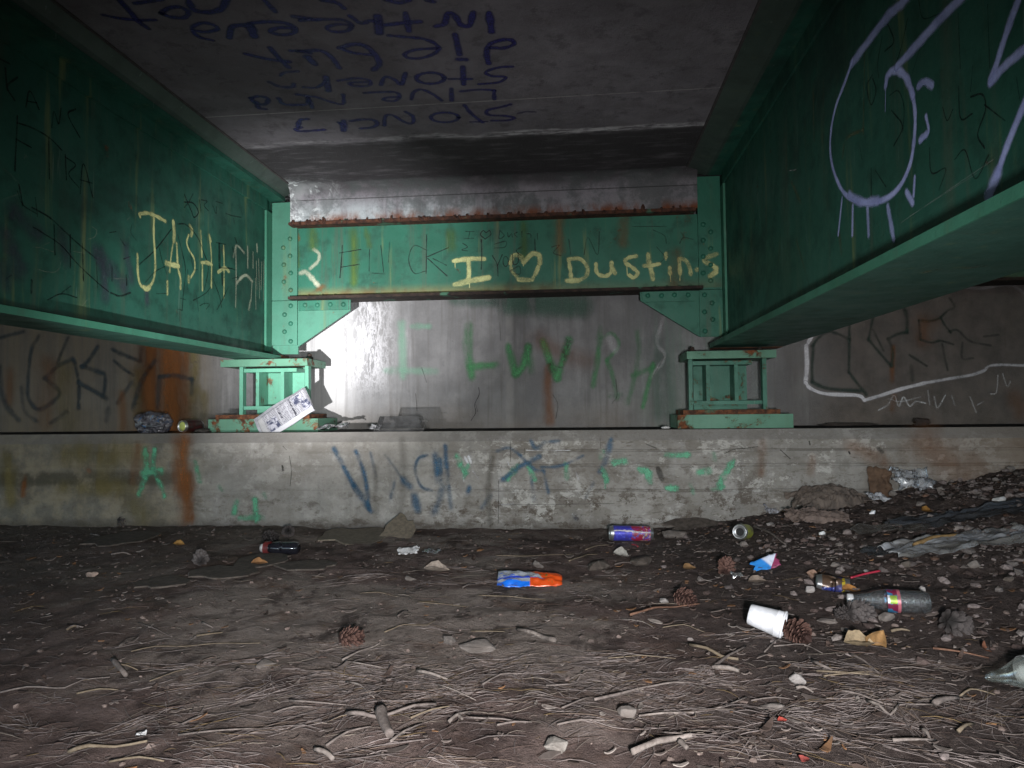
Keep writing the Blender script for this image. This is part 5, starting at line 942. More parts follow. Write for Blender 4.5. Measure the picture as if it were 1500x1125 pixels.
# ------------------------------------------------------------------ pine cones
def cone_mesh(seed):
    r = random.Random(seed); v, f = [], []
    a, b = lathe([(-.48, .02), (-.35, .11), (-.05, .14), (.3, .08), (.46, .01)], 10); v += a; f += b
    N = 84
    for i in range(N):
        t = (i + .5) / N; ang = i * 2.39996 + .25 * (r.random() - .5); ax = -.46 + .92 * t; env = .30 * math.sin(math.pi * min(1, t * .74 + .2)) ** .8 + .02
        L = (env * 1.05 + .07) * (.8 + .4 * r.random()); W = (.075 * (1 - .5 * t) + .012) * (.8 + .4 * r.random()); op = .15 + .75 * t + .25 * (r.random() - .5)
        R = Vector((0, math.cos(ang), math.sin(ang))); T = Vector((0, -math.sin(ang), math.cos(ang))); A = Vector((1, 0, 0)); b0 = len(v)
        T = (T + A * .3 * (r.random() - .5)).normalized(); dirv = (R + A * op).normalized()
        p0 = A * ax + R * (env * .25); th = dirv.cross(T).normalized() * .010
        for (s, w) in ((0, .3), (.55, .75), (.85, 1.0), (1.0, .25)):
            q = p0 + dirv * (L * s) + A * (.07 * s * s); tk = 1.0 if s < .8 else 2.0
            v += [q - T * (W * w) + th * tk, q + T * (W * w) + th * tk, q + T * (W * w) - th * tk, q - T * (W * w) - th * tk]
        for k in range(3):
            o = b0 + 4 * k
            for j in range(4): f.append((o + j, o + (j + 1) % 4, o + 4 + (j + 1) % 4, o + 4 + j))
        f.append((b0 + 12, b0 + 13, b0 + 14, b0 + 15))
    return v, f
def conemat(name, c0, c1):
    b = NB(name); P = b.obj(); x, y, z = b.sep(P); rad = b.math('SQRT', b.math('ADD', b.mul(y, y), b.mul(z, z)))
    c = b.mix(b.step(rad, .16, .36), c0, c1); c = b.mix(b.mul(b.step(b.noise(P, 9, 5), .45, .65), .5), c, c0)
    return b.done(b.bsdf(c, .8, 0, .25))
m_cone = conemat('pine_cone_scales', (0.028, 0.013, 0.010), (0.115, 0.062, 0.048)); m_coneg = conemat('weathered_cone', (0.025, 0.021, 0.020), (0.095, 0.082, 0.078)); m_coned = conemat('dark_cone', (0.014, 0.012, 0.011), (0.065, 0.055, 0.052))
PC = []
for s, mm in ((1, m_cone), (2, m_coneg), (3, m_coned)):
    v, f = cone_mesh(s); me = bpy.data.meshes.new('pine_cone'); me.from_pydata([tuple(q) for q in v], [], f); me.materials.append(mm); PC.append(me)
def cone(px, py, wpx, kind, label, rot=(0, 0, 0), lift=.42):
    c = ground(px, py); k = (c - CAMP).dot(fw) / F; s = wpx * k * .86
    o = bpy.data.objects.new('pine_cone', PC[kind]); link(o); o.scale = (s, s, s); o.location = c + Vector((0, s * .30, s * lift * .8)); o.rotation_euler = rot
    return tag(o, label, 'pine cone', 'pine cones on the ground')
cone(1170, 942, 47, 0, 'reddish brown open pine cone at the mouth of the foam cup', (0, .15, -1.15))
cone(509, 948, 40, 0, 'reddish brown pine cone crossed by a thin twig, left of the middle', (.3, .1, .4))
cone(290, 828, 30, 1, 'grey weathered pine cone left of the dark bottle', (.2, -.2, 2.1))
cone(1066, 842, 32, 0, 'brown pine cone between the yellow-rimmed can and the blue scrap', (0, -.6, 1.2))
cone(1003, 888, 36, 0, 'brown pine cone just right of the small white stone', (.5, .2, -.5))
cone(1262, 912, 46, 1, 'grey flattened pine cone below the neck of the clear bottle', (.3, .1, .3), .35)
cone(1408, 930, 52, 2, 'blackish pine cone below the base of the clear bottle', (1.3, .4, .5), .35)
cone(178, 766, 24, 2, 'dark pine cone against the ledge at the far left', (.1, .3, .7))
cone(391, 795, 26, 2, 'dark pine cone behind the cap end of the dark bottle', (.4, .2, .2))
cone(420, 787, 24, 2, 'dark pine cone nearest the ledge, behind the dark bottle', (.1, .3, 1.9))
cone(1240, 908, 26, 2, 'small dark pine cone between the foam cup and the grey cone', (.4, .1, 2.6))

# ------------------------------------------------------------------ dead leaves
def leaf(px, py, wpx, col, label, rot=(0, 0, 0), curl=.5, seed=0):
    c = ground(px, py); L = wpx * (c - CAMP).dot(fw) / F; v, f = [], []; nu, nv = 9, 5
    for side in (0, 1):
        for i in range(nu):
            u = i / (nu - 1); w = .33 * math.sin(math.pi * u ** .85) * (1 + .25 * noise.noise((u * 7, seed, side * 0)))
            for j in range(nv):
                t = j / (nv - 1) * 2 - 1
                v.append(((u - .5) * L, t * w * L, L * (curl * t * t * w * 1.2 + .35 * curl * (u - .5) ** 2 + .05 * noise.noise((u * 4, t * 3, seed))) + side * .0008))
    n = nu * nv
    for s in (0, 1):
        for i in range(nu - 1):
            for j in range(nv - 1):
                q = [s * n + i * nv + j, s * n + (i + 1) * nv + j, s * n + (i + 1) * nv + j + 1, s * n + i * nv + j + 1]; f.append(tuple(q if s else q[::-1]))
    o = raw('dead_leaf', v, f, wood('leaf_skin', tuple(x * .65 for x in col), tuple(min(1, x * 1.3) for x in col)), smooth=True)
    o.location = c + Vector((0, 0, .006)); o.rotation_euler = rot; return tag(o, label, 'leaf', 'dead leaves on the ground')
leaf(1283, 944, 42, (0.22, 0.125, 0.05), 'curled orange-brown leaf standing up below the clear bottle', (.9, -.9, .3), 1.0, 1)
leaf(1258, 948, 48, (0.24, 0.18, 0.11), 'long tan curled leaf under the orange-brown one', (.3, .1, .2), .8, 2)
leaf(1441, 952, 26, (0.22, 0.09, 0.05), 'small reddish brown leaf alone in the dark dirt at the right', (.9, .3, .8), .6, 3)
leaf(1247, 868, 28, (0.26, 0.12, 0.035), 'orange leaf below the crushed blue and yellow can', (.25, .1, .1), .5, 4)
leaf(1358, 750, 22, (0.24, 0.12, 0.03), 'orange-brown leaf caught on the grey plastic sheet', (.4, .1, .4), .6, 5)
leaf(910, 815, 26, (0.30, 0.28, 0.25), 'pale curled leaf in front of the tall can', (.5, .1, -.6), .7, 6)
leaf(1010, 835, 24, (0.19, 0.11, 0.05), 'brown leaf left of the pine cone and the blue scrap', (.3, .1, .5), .5, 7)
leaf(1146, 1060, 16, (0.30, 0.05, 0.035), 'small red leaf on the needles near the bottom right', (.2, .1, .3), .4, 8)
leaf(1178, 1118, 22, (0.28, 0.06, 0.05), 'red leaf cut off by the bottom edge', (.2, .1, .9), .4, 9)
leaf(1110, 855, 30, (0.18, 0.14, 0.11), 'dull tan leaf below the blue and white scrap', (.2, 0, .2), .5, 10)
leaf(640, 838, 40, (0.27, 0.22, 0.18), 'pale crumpled leaf on the dirt left of the wrapper', (.15, .1, .1), .6, 11)
leaf(1190, 845, 22, (0.22, 0.14, 0.10), 'tan leaf standing left of the crushed can', (1.2, .4, .2), .5, 12)
leaf(380, 828, 24, (0.24, 0.12, 0.05), 'orange-brown leaf in front of the dark bottle', (.3, .1, .5), .6, 13)
leaf(262, 800, 18, (0.26, 0.14, 0.04), 'ochre leaf behind the grey weathered pine cone', (.3, .1, .2), .6, 14)

# ------------------------------------------------------------------ rubbish
m_alu = simple('bare_aluminium', (0.55, 0.55, 0.55), .32, .9, .12, 40, .1)
m_dark = simple('can_hole', (0.01, 0.01, 0.01), .8)
def can_mat(name, fn):
    b = NB(name); P = b.obj(); c = fn(b, P, b.sep(P)); f = b.noise(P, 45, 5)
    c = b.mix(b.mul(b.step(b.noise(P, 24, 6, .75), .46, .62), .55), c, (0.075, 0.058, 0.05))
    return b.done(b.bsdf(c, .35, .25, .5, b.bump(f, .3, .003)))
def lathe_part(name, prof, mat, root, seg=32, wob=0, seed=0, smooth=True, squash=1.0):
    v, f = lathe(prof, seg, wob, seed); v = [(a, b, c * squash) for a, b, c in v]
    return raw(name, v, f, mat, root, smooth)
def can(root, L, r, bodymat, wob=.0, squash=1.0, endmat=None, seed=0):
    h = L / 2
    lathe_part('body', [(-h + .012, r), (-h + .03, r), (-h + .05, r), (0, r), (h - .05, r), (h - .028, r), (h - .012, r * .97)], bodymat, root, 36, wob, seed, squash=squash)
    lathe_part('rim', [(-h + .012, r), (-h + .006, r * .95), (-h, r * .88), (-h - .003, r * .86), (-h + .001, r * .80), (-h + .004, r * .74), (-h + .004, 0.0004)], endmat or m_alu, root, 36, wob * .4, seed, squash=squash)
    lathe_part('rim', [(h - .012, r * .97), (h - .004, r * .86), (h, r * .80), (h + .002, r * .78), (h - .003, r * .74), (h - .008, r * .55), (h + .001, 0.0004)], m_alu, root, 36, wob * .4, seed, squash=squash)
# tall can against the ledge
c = ground(925, 793); t = empty('drink_can', c + Vector((0, .012, .033)), 'tall red and blue drink can lying on its side near the ledge', 'can', 'drink cans', (0.4, 0.03, math.radians(7)))
def f1(b, P, s):
    k = b.math('ADD', s[0], b.mul(b.noise(P, 24, 4, .6, 1.2), .06)); c = b.mix(b.step(k, .020, .034), (0.05, 0.05, 0.42), (0.34, 0.02, 0.06))
    c = b.mix(b.step(b.noise(P, 32, 3, .6, 2.0), .56, .60), c, (0.10, 0.13, 0.55)); c = b.mix(b.mul(b.step(s[0], .028, .05), b.step(b.noise(b.scl(P, (1.4, 1, 1)), 75, 2), .55, .58)), c, (0.55, 0.40, 0.32))
    return b.mix(b.band(b.math('ADD', s[2], b.mul(b.noise(P, 18, 2), .02)), .034, .0016, .001), c, (0.6, 0.55, 0.6))
can(t, .186, .033, can_mat('red_blue_can', f1), .02, 1, seed=3)
# can with its end toward the viewer
c = ground(1094, 794); t = empty('drink_can', c + Vector((0, .06, .031)), 'silver-ended can with a yellow-green rim pointing at the viewer, on the bank', 'can', 'drink cans', (0, .14, math.radians(64)))
ym = can_mat('lime_can', lambda b, P, s: b.mix(b.step(b.noise(P, 40, 2), .45, .55), (0.42, 0.45, 0.06), (0.35, 0.36, 0.12)))
can(t, .12, .031, ym, .01, seed=5)
lathe_part('mouth', [(-.0575, .016), (-.0578, .0004)], m_dark, t)
# can on the ledge, end on
c = on(275, 632, 2, ZL); c = Vector((-1.99, 3.60, ZL)); c.x = on(272, 625, 1, 3.60).x
t = empty('drink_can', c + Vector((0, .055, .035)), 'dark can lying on the ledge with its yellow-green end showing', 'can', 'drink cans', (0, 0, math.radians(70)))
can(t, .12, .034, can_mat('dark_red_can', lambda b, P, s: b.mix(b.step(b.noise(P, 30, 2), .45, .55), (0.05, 0.012, 0.012), (0.02, 0.014, 0.014))), .01, seed=8)
lathe_part('end_disc', [(-.0572, .0235), (-.0600, .020), (-.0608, .0004)], simple('lime_end', (0.40, 0.45, 0.12), .5), t)
# crushed can
c = ground(1224, 866); t = empty('drink_can', c + Vector((0, .02, .020)), 'crushed blue and yellow can on the gravel, right of the foam cup', 'can', 'drink cans', (.5, .1, math.radians(-14)))
def f2(b, P, s):
    c = b.mix(b.step(b.math('ADD', s[2], b.mul(s[0], -.25)), .008, .009), (0.022, 0.035, 0.20), (0.09, 0.055, 0.035)); c = b.mix(b.mul(b.step(s[0], .022, .024), b.step(b.noise(P, 70, 2), .42, .46)), c, (0.50, 0.38, 0.03))
    lines = b.mul(b.step(b.math('SINE', b.mul(s[1], 900.)), .6, .8), b.step(b.noise(P, 160, 1), .45, .5), b.step(s[0], .02, .015))
    return b.mix(b.mul(lines, b.step(s[2], .006, .004)), c, (0.30, 0.33, 0.5))
can(t, .088, .028, can_mat('blue_yellow_can', f2), .22, .62, seed=11)
v, f = tube(spline([Vector((0, 0, 0)), Vector((.05, .01, .006)), Vector((.10, .012, .012))], 6), [.0035] * 13, 8, 1, .05)
p0 = ground(1248, 852) + Vector((0, .01, .010)); o = raw('drinking_straw', v, f, simple('red_plastic', (0.30, 0.02, 0.04), .4), smooth=True); o.location = p0; o.rotation_euler = (0, -.05, .12); tag(o, 'thin red plastic straw lying beside the crushed can', 'straw')
v, f = tube(spline([Vector((0, 0, 0)), Vector((.012, -.03, .004)), Vector((.02, -.06, .002))], 6), [.004] * 13, 8, 1, .2)
o = raw('plastic_strip', v, f, simple('dark_red_plastic', (0.22, 0.03, 0.03), .4), smooth=True); o.location = ground(926, 800) + Vector((0, 0, .008)); tag(o, 'short dark red plastic strip in front of the tall can', 'plastic strip')
# clear bottle
m_clear = film('clear_plastic', (0.55, 0.56, 0.58), .04, .06, 1.1, .9, 40, (3.0, 1, 1), None, (.985, .99, .99)); m_cap = simple('white_cap', (0.5, 0.5, 0.5), .5)
def bottle_prof(L, r, ribs=7):
    h = L / 2; p = [(-h + .018, .0125), (-h + .030, .0130), (-h + .036, .0155), (-h + .055, r * .62), (-h + .08, r * .90), (-h + .10, r)]
    a0, a1 = -h + .135, h - .02
    p += [(a0 - .003, r)]
    for i in range(ribs):
        a = a0 + (a1 - a0) * i / ribs; d = (a1 - a0) / ribs; p += [(a + d * .2, r * .965), (a + d * .4, r * .94), (a + d * .6, r * .965), (a + d, r)]
    p += [(h - .012, r * .97), (h - .003, r * .85), (h, r * .6), (h - .008, r * .3), (h - .012, .0005)]
    return p
c0, c1 = ground(1243, 896), ground(1366, 902); mid = (c0 + c1) / 2; L = (c1 - c0).length * 1.0; ang = math.atan2(c1.y - c0.y, c1.x - c0.x); R_ = .0305
t = empty('plastic_bottle', mid + Vector((0, .01, R_ + .003)), 'clear ribbed plastic bottle with a small green and red label, lying on the bank', 'bottle', 'plastic bottles', (0, -.02, ang)); h = L / 2
lathe_part('body', bottle_prof(L, R_, 8), m_clear, t, 40, .02, 2)
lathe_part('cap', [(-h, .0005), (-h, .0125), (-h + .003, .0140), (-h + .016, .0140), (-h + .0165, .0125)], film('cloudy_cap', (.5, .5, .5), .5), t, 24)
def f3(b, P, s):
    a = b.math('ARCTAN2', s[2], s[1]); c = b.mix(b.step(a, -2.25, -2.2), (0.30, 0.04, 0.05), (0.03, 0.28, 0.30))
    gm = b.mul(b.step(a, -2.95, -2.9), b.step(a, -2.0, -2.05)); k = b.math('SUBTRACT', s[0], -h + .098)
    c = b.mix(b.step(b.noise(P, 60, 2), .5, .53), (0.18, 0.015, 0.05), (0.03, 0.18, 0.34)); c = b.mix(b.step(k, .024, .025), c, (0.45, 0.13, 0.16))
    c = b.mix(b.mul(b.band(a, 2.85, .40, .02), b.step(k, .0235, .0225)), c, (0.30, 0.48, 0.02)); c = b.mix(b.mul(b.band(a, 2.85, .42, .02), b.step(k, .0065, .0055)), c, (0.55, 0.55, 0.58))
    return c
lathe_part('label', [(-h + .0982, R_ + .0006), (-h + .13, R_ + .0006)], can_mat('bottle_label', f3), t, 40)
# bottle cut off by the right edge
c = ground(1500, 1012); t = empty('plastic_bottle', c + Vector((.055, .02, .034)), 'clear bottle with a white band, cut off by the right edge of the picture', 'bottle', 'plastic bottles', (0, -.08, .12))
lathe_part('body', [(-.125, .006), (-.115, .011), (-.10, .0125), (-.085, .017), (-.06, .027), (-.045, .033), (-.03, .035), (.03, .035), (.09, .035), (.11, .030), (.115, .0005)], film('cloudy_bottle', (.24, .25, .22), .10, .15, .45, .15, 20, (3, 1, 1), None, (.86, .88, .86)), t, 36, .03, 5)
lathe_part('label', [(-.044, .0347), (-.028, .0362), (.03, .0362)], simple('white_label', (.6, .6, .62), .5), t, 36)
# dark bottle at the left
c0, c1 = ground(380, 814), ground(437, 814); mid = (c0 + c1) / 2; L = (c1 - c0).length * 1.02; h = L / 2
t = empty('plastic_bottle', mid + Vector((0, .015, .028)), 'dark bottle with a red and white cap end, lying near the ledge', 'bottle', 'plastic bottles', (0, 0, .03))
bd = NB('dark_bottle_plastic'); m_db = bd.done(bd.bsdf((0.012, 0.012, 0.016), .08, 0, .6, bd.bump(bd.noise(bd.scl(bd.obj(), (4, 1, 1)), 20, 4), .35, .006)))
lathe_part('body', [(-h + .02, .012), (-h + .03, .016), (-h + .05, .024), (-h + .07, .0265), (-h + .09, .025), (0, .0235), (h - .06, .0255), (h - .03, .0265), (h - .01, .025), (h, .018), (h - .004, .0005)], m_db, t, 32, .03, 1)
lathe_part('label', [(-h + .012, .0268), (-h + .034, .0272)], simple('red_label', (.10, .014, .014), .5), t, 32)
lathe_part('cap', [(-h - .004, .0005), (-h - .004, .0155), (-h + .004, .018), (-h + .0118, .0185)], simple('white_cap_2', (.36, .34, .33), .5), t, 24)
# foam cup
c0, c1 = ground(1110, 931), ground(1146, 940); t = empty('foam_cup', c0 + Vector((.028, .018, .036)), 'white foam cup lying on its side with a pine cone at its mouth', 'cup', None, (0, .22, math.radians(-24)))
m_foam = simple('white_foam_cup', (.62, .62, .64), .8, 0, .16, 26, .2)
lathe_part('wall', [(-.045, .0005), (-.045, .024), (-.0435, .0262), (-.03, .0275), (0, .0305), (.0225, .0330), (.0232, .0338), (.0245, .0338), (.0252, .0334), (.036, .0346), (.0385, .0346)], m_foam, t, 40, .012, 3)
lathe_part('rim', [(.0386, .0346), (.0390, .0368), (.0420, .0374), (.0440, .0366), (.0445, .0345), (.0430, .0325), (.0, .0285), (-.041, .0235), (-.041, .0005)], m_foam, t, 40, .012, 3)

def sheet(name, w, d, nx, ny, fn, mat, label, cat, loc, rot=(0, 0, 0), thick=.0008, parent=None):
    v, f = [], []; N = nx * ny
    for s in (0, 1):
        for j in range(ny):
            for i in range(nx):
                u, t_ = i / (nx - 1) - .5, j / (ny - 1) - .5; x, y, z = fn(u, t_); v.append((x * w, y * d, z + s * thick))
    for s in (0, 1):
        for j in range(ny - 1):
            for i in range(nx - 1):
                q = (s * N + j * nx + i, s * N + j * nx + i + 1, s * N + (j + 1) * nx + i + 1, s * N + (j + 1) * nx + i); f.append(q if s else q[::-1])
    def edge(a, b): f.append((a, b, b + N, a + N))
    for i in range(nx - 1): edge(i, i + 1); edge((ny - 1) * nx + i + 1, (ny - 1) * nx + i)
    for j in range(ny - 1): edge((j + 1) * nx, j * nx); edge(j * nx + nx - 1, (j + 1) * nx + nx - 1)
    o = raw(name, v, f, mat, parent, smooth=name != 'tan_paper'); o.location = loc; o.rotation_euler = rot
    if label: tag(o, label, cat)
    return o
def crumple(seed, amp, s1=3.0, edge=.25, dome=0.0):
    def fn(u, t):
        a = noise.noise((u * s1, t * s1, seed)); b = abs(noise.noise((u * s1 * 2.3, t * s1 * 2.3, seed + 5))); c = noise.noise((u * s1 * 5, t * s1 * 5, seed + 9))
        x = u * (1 + edge * noise.noise((t * 4, seed, 1))) + .05 * noise.noise((u * 5, t * 5, seed + 2)); y = t * (1 + edge * noise.noise((u * 4, seed, 3)))
        return x, y, amp * (a * .9 + (1.0 - 2 * b) * .6 + c * .25 + .6) + dome * max(0, 1 - 4 * u * u) * max(0, 1 - (2 * t) ** 4)
    return fn
# wrapper: a puffed snack bag pressed flat
def bag(u, t):
    p = (1 - (2 * abs(t)) ** 2.2) * (1 - (2 * abs(u)) ** 4); return u, t * (1 - .35 * max(0, 2 * u) ** 3), .013 * p + .007 * noise.noise((u * 9, t * 6, 1.5)) + .004 * abs(noise.noise((u * 24, t * 15, 2.2))) + .003
b = NB('wrapper_print'); P = b.obj(); s = b.sep(P); k = b.math('ADD', s[0], b.mul(s[1], -.35)); wv = b.math('ADD', s[1], b.mul(b.math('SINE', b.mul(s[0], 26.)), .006))
cc = b.mix(b.step(wv, -.027, -.023), (0.012, 0.16, 0.72), (0.30, 0.32, 0.35)); cc = b.mix(b.mul(b.band(wv, -.008, .003, .002), 1.0), cc, (0.02, 0.05, 0.42)); cc = b.mix(b.mul(b.step(b.noise(b.scl(P, (1, 3, 1)), 26, 3, .6, 1.), .55, .60), b.step(s[0], -.02, -.06), .8), cc, (0.03, 0.09, 0.45))
ok_ = b.step(b.math('ADD', s[0], b.mul(s[1], 1.1)), .035, .040); ob = b.step(b.math('ADD', s[0], b.mul(s[1], 2.2)), .0, -.008)
cc = b.mix(b.math('MAXIMUM', ok_, b.mul(b.step(s[0], .0, .004), b.step(wv, -.004, -.009))), cc, (0.62, 0.075, 0.012)); cc = b.mix(b.mul(ok_, b.step(b.noise(P, 60, 3), .58, .62)), cc, (0.20, 0.13, 0.03))
m_wrap = b.done(b.bsdf(cc, .28, .15, .6, b.bump(b.noise(P, 35, 4), .3, .004)))
c = ground(775, 860); sheet('snack_wrapper', .222, .085, 40, 18, bag, m_wrap, 'shiny blue, white and orange snack wrapper lying flat in the middle of the dirt', 'wrapper', c + Vector((0, .036, .016)), (.42, 0, .03))
# blue and white scrap
b = NB('blue_white_print'); P = b.obj(); s = b.sep(P); k = b.math('ADD', s[0], b.mul(s[1], .4)); cc = b.mix(b.step(k, .0, .012), (0.03, 0.22, 0.60), (0.55, 0.58, 0.68)); cc = b.mix(b.step(b.math('SUBTRACT', s[0], s[1]), .028, .03), cc, (0.25, 0.04, 0.10))
m_bw = b.done(b.bsdf(cc, .4, 0, .5)); c = ground(1124, 834)
sheet('packaging_scrap', .088, .05, 16, 9, crumple(4, .004, 2, .3), m_bw, 'small blue and white packaging scrap standing on edge in the gravel', 'packaging scrap', c + Vector((0, .02, .014)), (.75, -.35, .1), .001)
# white paper by the cardboard
m_paper = simple('dirty_paper', (.50, .49, .48), .8, 0, .2, 40)
c = ground(597, 812); sheet('paper_scrap', .085, .055, 18, 12, crumple(7, .012, 3, .3), m_paper, 'crumpled white paper scrap in front of the cardboard', 'paper scrap', c + Vector((0, .02, .004)), (.35, -.1, .2))
c = ground(632, 812); sheet('clear_wrap_scrap', .07, .03, 16, 9, crumple(9, .009, 3, .4), film('clear_wrap', (.6, .6, .62), .18, .1, .9), 'twist of clear wrap just right of the white paper scrap', 'plastic wrap', c + Vector((0, .01, .004)), (.2, 0, -.1))
c = ground(1080, 848); sheet('foil_scrap', .036, .03, 14, 10, crumple(12, .010, 3, .3), simple('foil', (.6, .6, .6), .25, .8), 'tiny crumpled bit of foil below the brown pine cone', 'foil scrap', c + Vector((0, .01, .004)), (.3, 0, .1))
c = ground(55 + 150, 1082); sheet('paper_bit', .016, .012, 8, 8, crumple(13, .006, 3, .3), m_paper, 'tiny white paper bit in the needles at the bottom left', 'paper scrap', c + Vector((0, .004, .003)))
# plastic sheeting on the bank
m_poly = film('grey_polythene', (.30, .31, .32), .62, .22, .5, .6, 14, (1, 2.5, 1), (.13, .125, .12)); m_polyd = film('dark_polythene', (.09, .10, .115), .62, .2, .5, .6, 14, (1, 2.5, 1), (.05, .05, .052))
def draped(c, w, d, seed, amp, mat, label, rz=0, base=.006, nx=70, ny=40, folds=5.0):
    ca, sa = math.cos(rz), math.sin(rz); q = ground(*c)
    def fn(u, t):
        tw_ = t + .10 * math.sin(u * 3 + seed); x = u + .05 * noise.noise((t * 5, seed, 1)); y = t * (1 - .45 * abs(2 * u) ** 3 * (1 if (u > 0) == (seed % 2 == 0) else .3)) * (1 + .35 * noise.noise((u * 3.5, seed, 3))) + .12 * math.sin(u * 4 + seed)
        X, Y = x * w, y * d; gx, gy = q.x + X * ca - Y * sa, q.y + X * sa + Y * ca
        f1 = noise.noise((u * 2.2, tw_ * folds, seed)); f2 = noise.noise((u * 4.5 + 3, tw_ * folds * 2.1, seed + 4)); f3 = abs(noise.noise((u * 7, tw_ * 6, seed + 8)))
        return (gx - q.x) / w, (gy - q.y) / d, gz(gx, min(gy, YS - .01)) * .75 + (q.z + (gx - q.x) * .08) * .25 - q.z + amp * (.6 + f1 + .45 * f2 - .35 * f3)
    return sheet('plastic_sheet', w, d, nx, ny, fn, mat, label, 'plastic sheet', q + Vector((0, 0, base)))
m_poly = film('grey_polythene', (.50, .51, .53), .55, .2, .6, .35, 8, (1, 3, 1), (.20, .19, .175), (.8, .82, .84)); m_polyd = film('dark_polythene', (.10, .11, .125), .40, .18, .6, .35, 8, (1, 3, 1), (.06, .06, .062), (.55, .57, .6))
draped((1425, 797), .60, .17, 21, .016, m_poly, 'big crumpled pale grey plastic sheet with dirty folds on the bank at the right edge', .20)
draped((1302, 775), .27, .15, 22, .012, film('clear_dirty_polythene', (.24, .22, .20), .34, .2, .6, .35, 8, (1, 2, 1), (.14, .125, .11), (.8, .8, .8)), 'small translucent plastic sheet on the gravel, left of the pale one', .12, folds=3)
draped((1425, 757), .62, .13, 23, .016, m_polyd, 'dark blackish plastic sheet on the bank behind the pale grey one', .02)
draped((1308, 808), .20, .11, 26, .010, m_polyd, 'dark plastic flap under the left end of the pale sheet', .2, folds=3)
o = stick([(1340, 806), (1365, 796), (1400, 788)], .016, wood('ochre_mud', (0.16, 0.10, 0.04), (0.27, 0.17, 0.075)), 'ochre muddy roll of plastic at the left end of the pale sheet', cat='plastic roll'); o.name = 'plastic_roll'
# paper bag and papers at the ledge, right
m_kraft = simple('brown_kraft', (.085, .050, .030), .85, 0, .3, 25, .5); m_tan = simple('tan_paper', (.090, .070, .057), .85, 0, .35, 22, .5)
c = ground(1283, 722); sheet('brown_bag_scrap', .11, .14, 16, 18, crumple(31, .018, 2.5, .35), m_kraft, 'torn brown paper scrap standing upright against the ledge at the right', 'paper', c + Vector((0, -.03, .055)), (1.35, .1, .1))
c = ground(1220, 742); sheet('tan_paper', .32, .20, 40, 26, crumple(33, .034, 3.6, .4, .060), m_tan, 'large crumpled tan paper heaped against the ledge', 'paper', c + Vector((-.03, -.02, .0)), (.25, .0, .12))
c = ground(1200, 768); sheet('tan_paper', .24, .13, 34, 22, crumple(35, .020, 3.2, .4, .022), simple('pinkish_paper', (.115, .084, .070), .85, 0, .35, 22, .5), 'crumpled pinkish tan paper in front of the big tan one', 'paper', c + Vector((0, .02, .012)), (.2, 0, -.1))
c = ground(1330, 715); sheet('clear_film', .17, .13, 22, 18, crumple(37, .035, 3, .3), film('milky_film', (.5, .5, .52), .35, .15, .9), 'crumpled milky plastic film beside the brown paper scrap', 'plastic wrap', c + Vector((0, -.02, .025)), (.7, .1, .1))
c = ground(1285, 735); sheet('white_wrap', .09, .05, 14, 10, crumple(38, .016, 3, .3), film('white_wrap', (.55, .55, .57), .7, .2, .6), 'whitish wrap scrap below the brown paper scrap', 'plastic wrap', c + Vector((0, .0, .012)), (.5, .1, .1))
c = ground(1127, 752); sheet('grey_wrap', .06, .05, 14, 10, crumple(39, .016, 3, .3), film('grey_wrap', (.4, .4, .43), .55, .2, .8), 'grey crumpled wrap against the ledge, above the yellow-rimmed can', 'plastic wrap', c + Vector((0, .0, .014)), (.6, .1, .3))
# stick-like splinters behind the yellow-rimmed can
stick([(1105, 775), (1125, 785), (1150, 800)], .011, mw_grey, 'knotty grey root piece right of the yellow-rimmed can')

# ------------------------------------------------------------------ things on the ledge
# folded newspaper leaning on the left bearing
def newsmat():
    b = NB('newsprint'); P = b.obj(); x, y, z = b.sep(P)
    row = b.math('FRACT', b.mul(y, 130.)); txt = b.mul(b.step(row, .35, .5), b.step(b.noise(b.scl(P, (1, .3, 1)), 260, 2, .6), .42, .50))
    colg = b.math('FRACT', b.mul(b.math('ADD', x, .2), 18.)); txt = b.mul(txt, b.step(colg, .08, .14))
    c = b.mix(b.mul(txt, .75), (.27, .27, .29), (.05, .05, .065))
    def rect(cx, cy, hw, hh): return b.mul(b.band(x, cx, hw, .001), b.band(y, cy, hh, .001))
    pc = b.mix(b.step(b.noise(P, 55, 5, .7), .42, .58), (.035, .04, .07), (.30, .30, .34))
    for r in ((-.075, -.012, .030, .034), (.095, .030, .026, .022), (.125, -.022, .022, .028)): c = b.mix(rect(*r), c, pc)
    hd = b.step(b.noise(b.scl(P, (1, .45, 1)), 130, 1, .5), .44, .50); c = b.mix(b.mul(rect(.052, .004, .0045, .056), hd), c, (.03, .03, .04)); c = b.mix(b.mul(rect(-.022, .02, .006, .030), hd), c, (.04, .04, .05))
    c = b.mix(b.mul(b.step(x, -.115, -.118), .8), c, (.30, .30, .30)); c = b.mix(b.mul(b.step(y, -.040, -.046), .8), c, (.42, .42, .44))
    return b.done(b.bsdf(c, .8, 0, .2, b.bump(b.noise(P, 20, 4), .35, .005)))
m_news = newsmat()
pA, pB = on(372, 630, 1, 3.535), on(448, 588, 1, 3.60); 
nw = empty('folded_newspaper', on(414, 606, 1, 3.58), 'folded grey newspaper leaning askew against the left bearing', 'newspaper', None, (math.radians(74), math.radians(-31), math.radians(2)))
def foldfn(k):
    def fn(u, t): return u + .015 * t, t * (1 - .45 * max(0, -u - .18)), .010 * math.sin(t * 2.4 + k) + .007 * noise.noise((u * 3, t * 3, k)) + .012 * u * u * (1 if k % 2 else .6)
    return fn
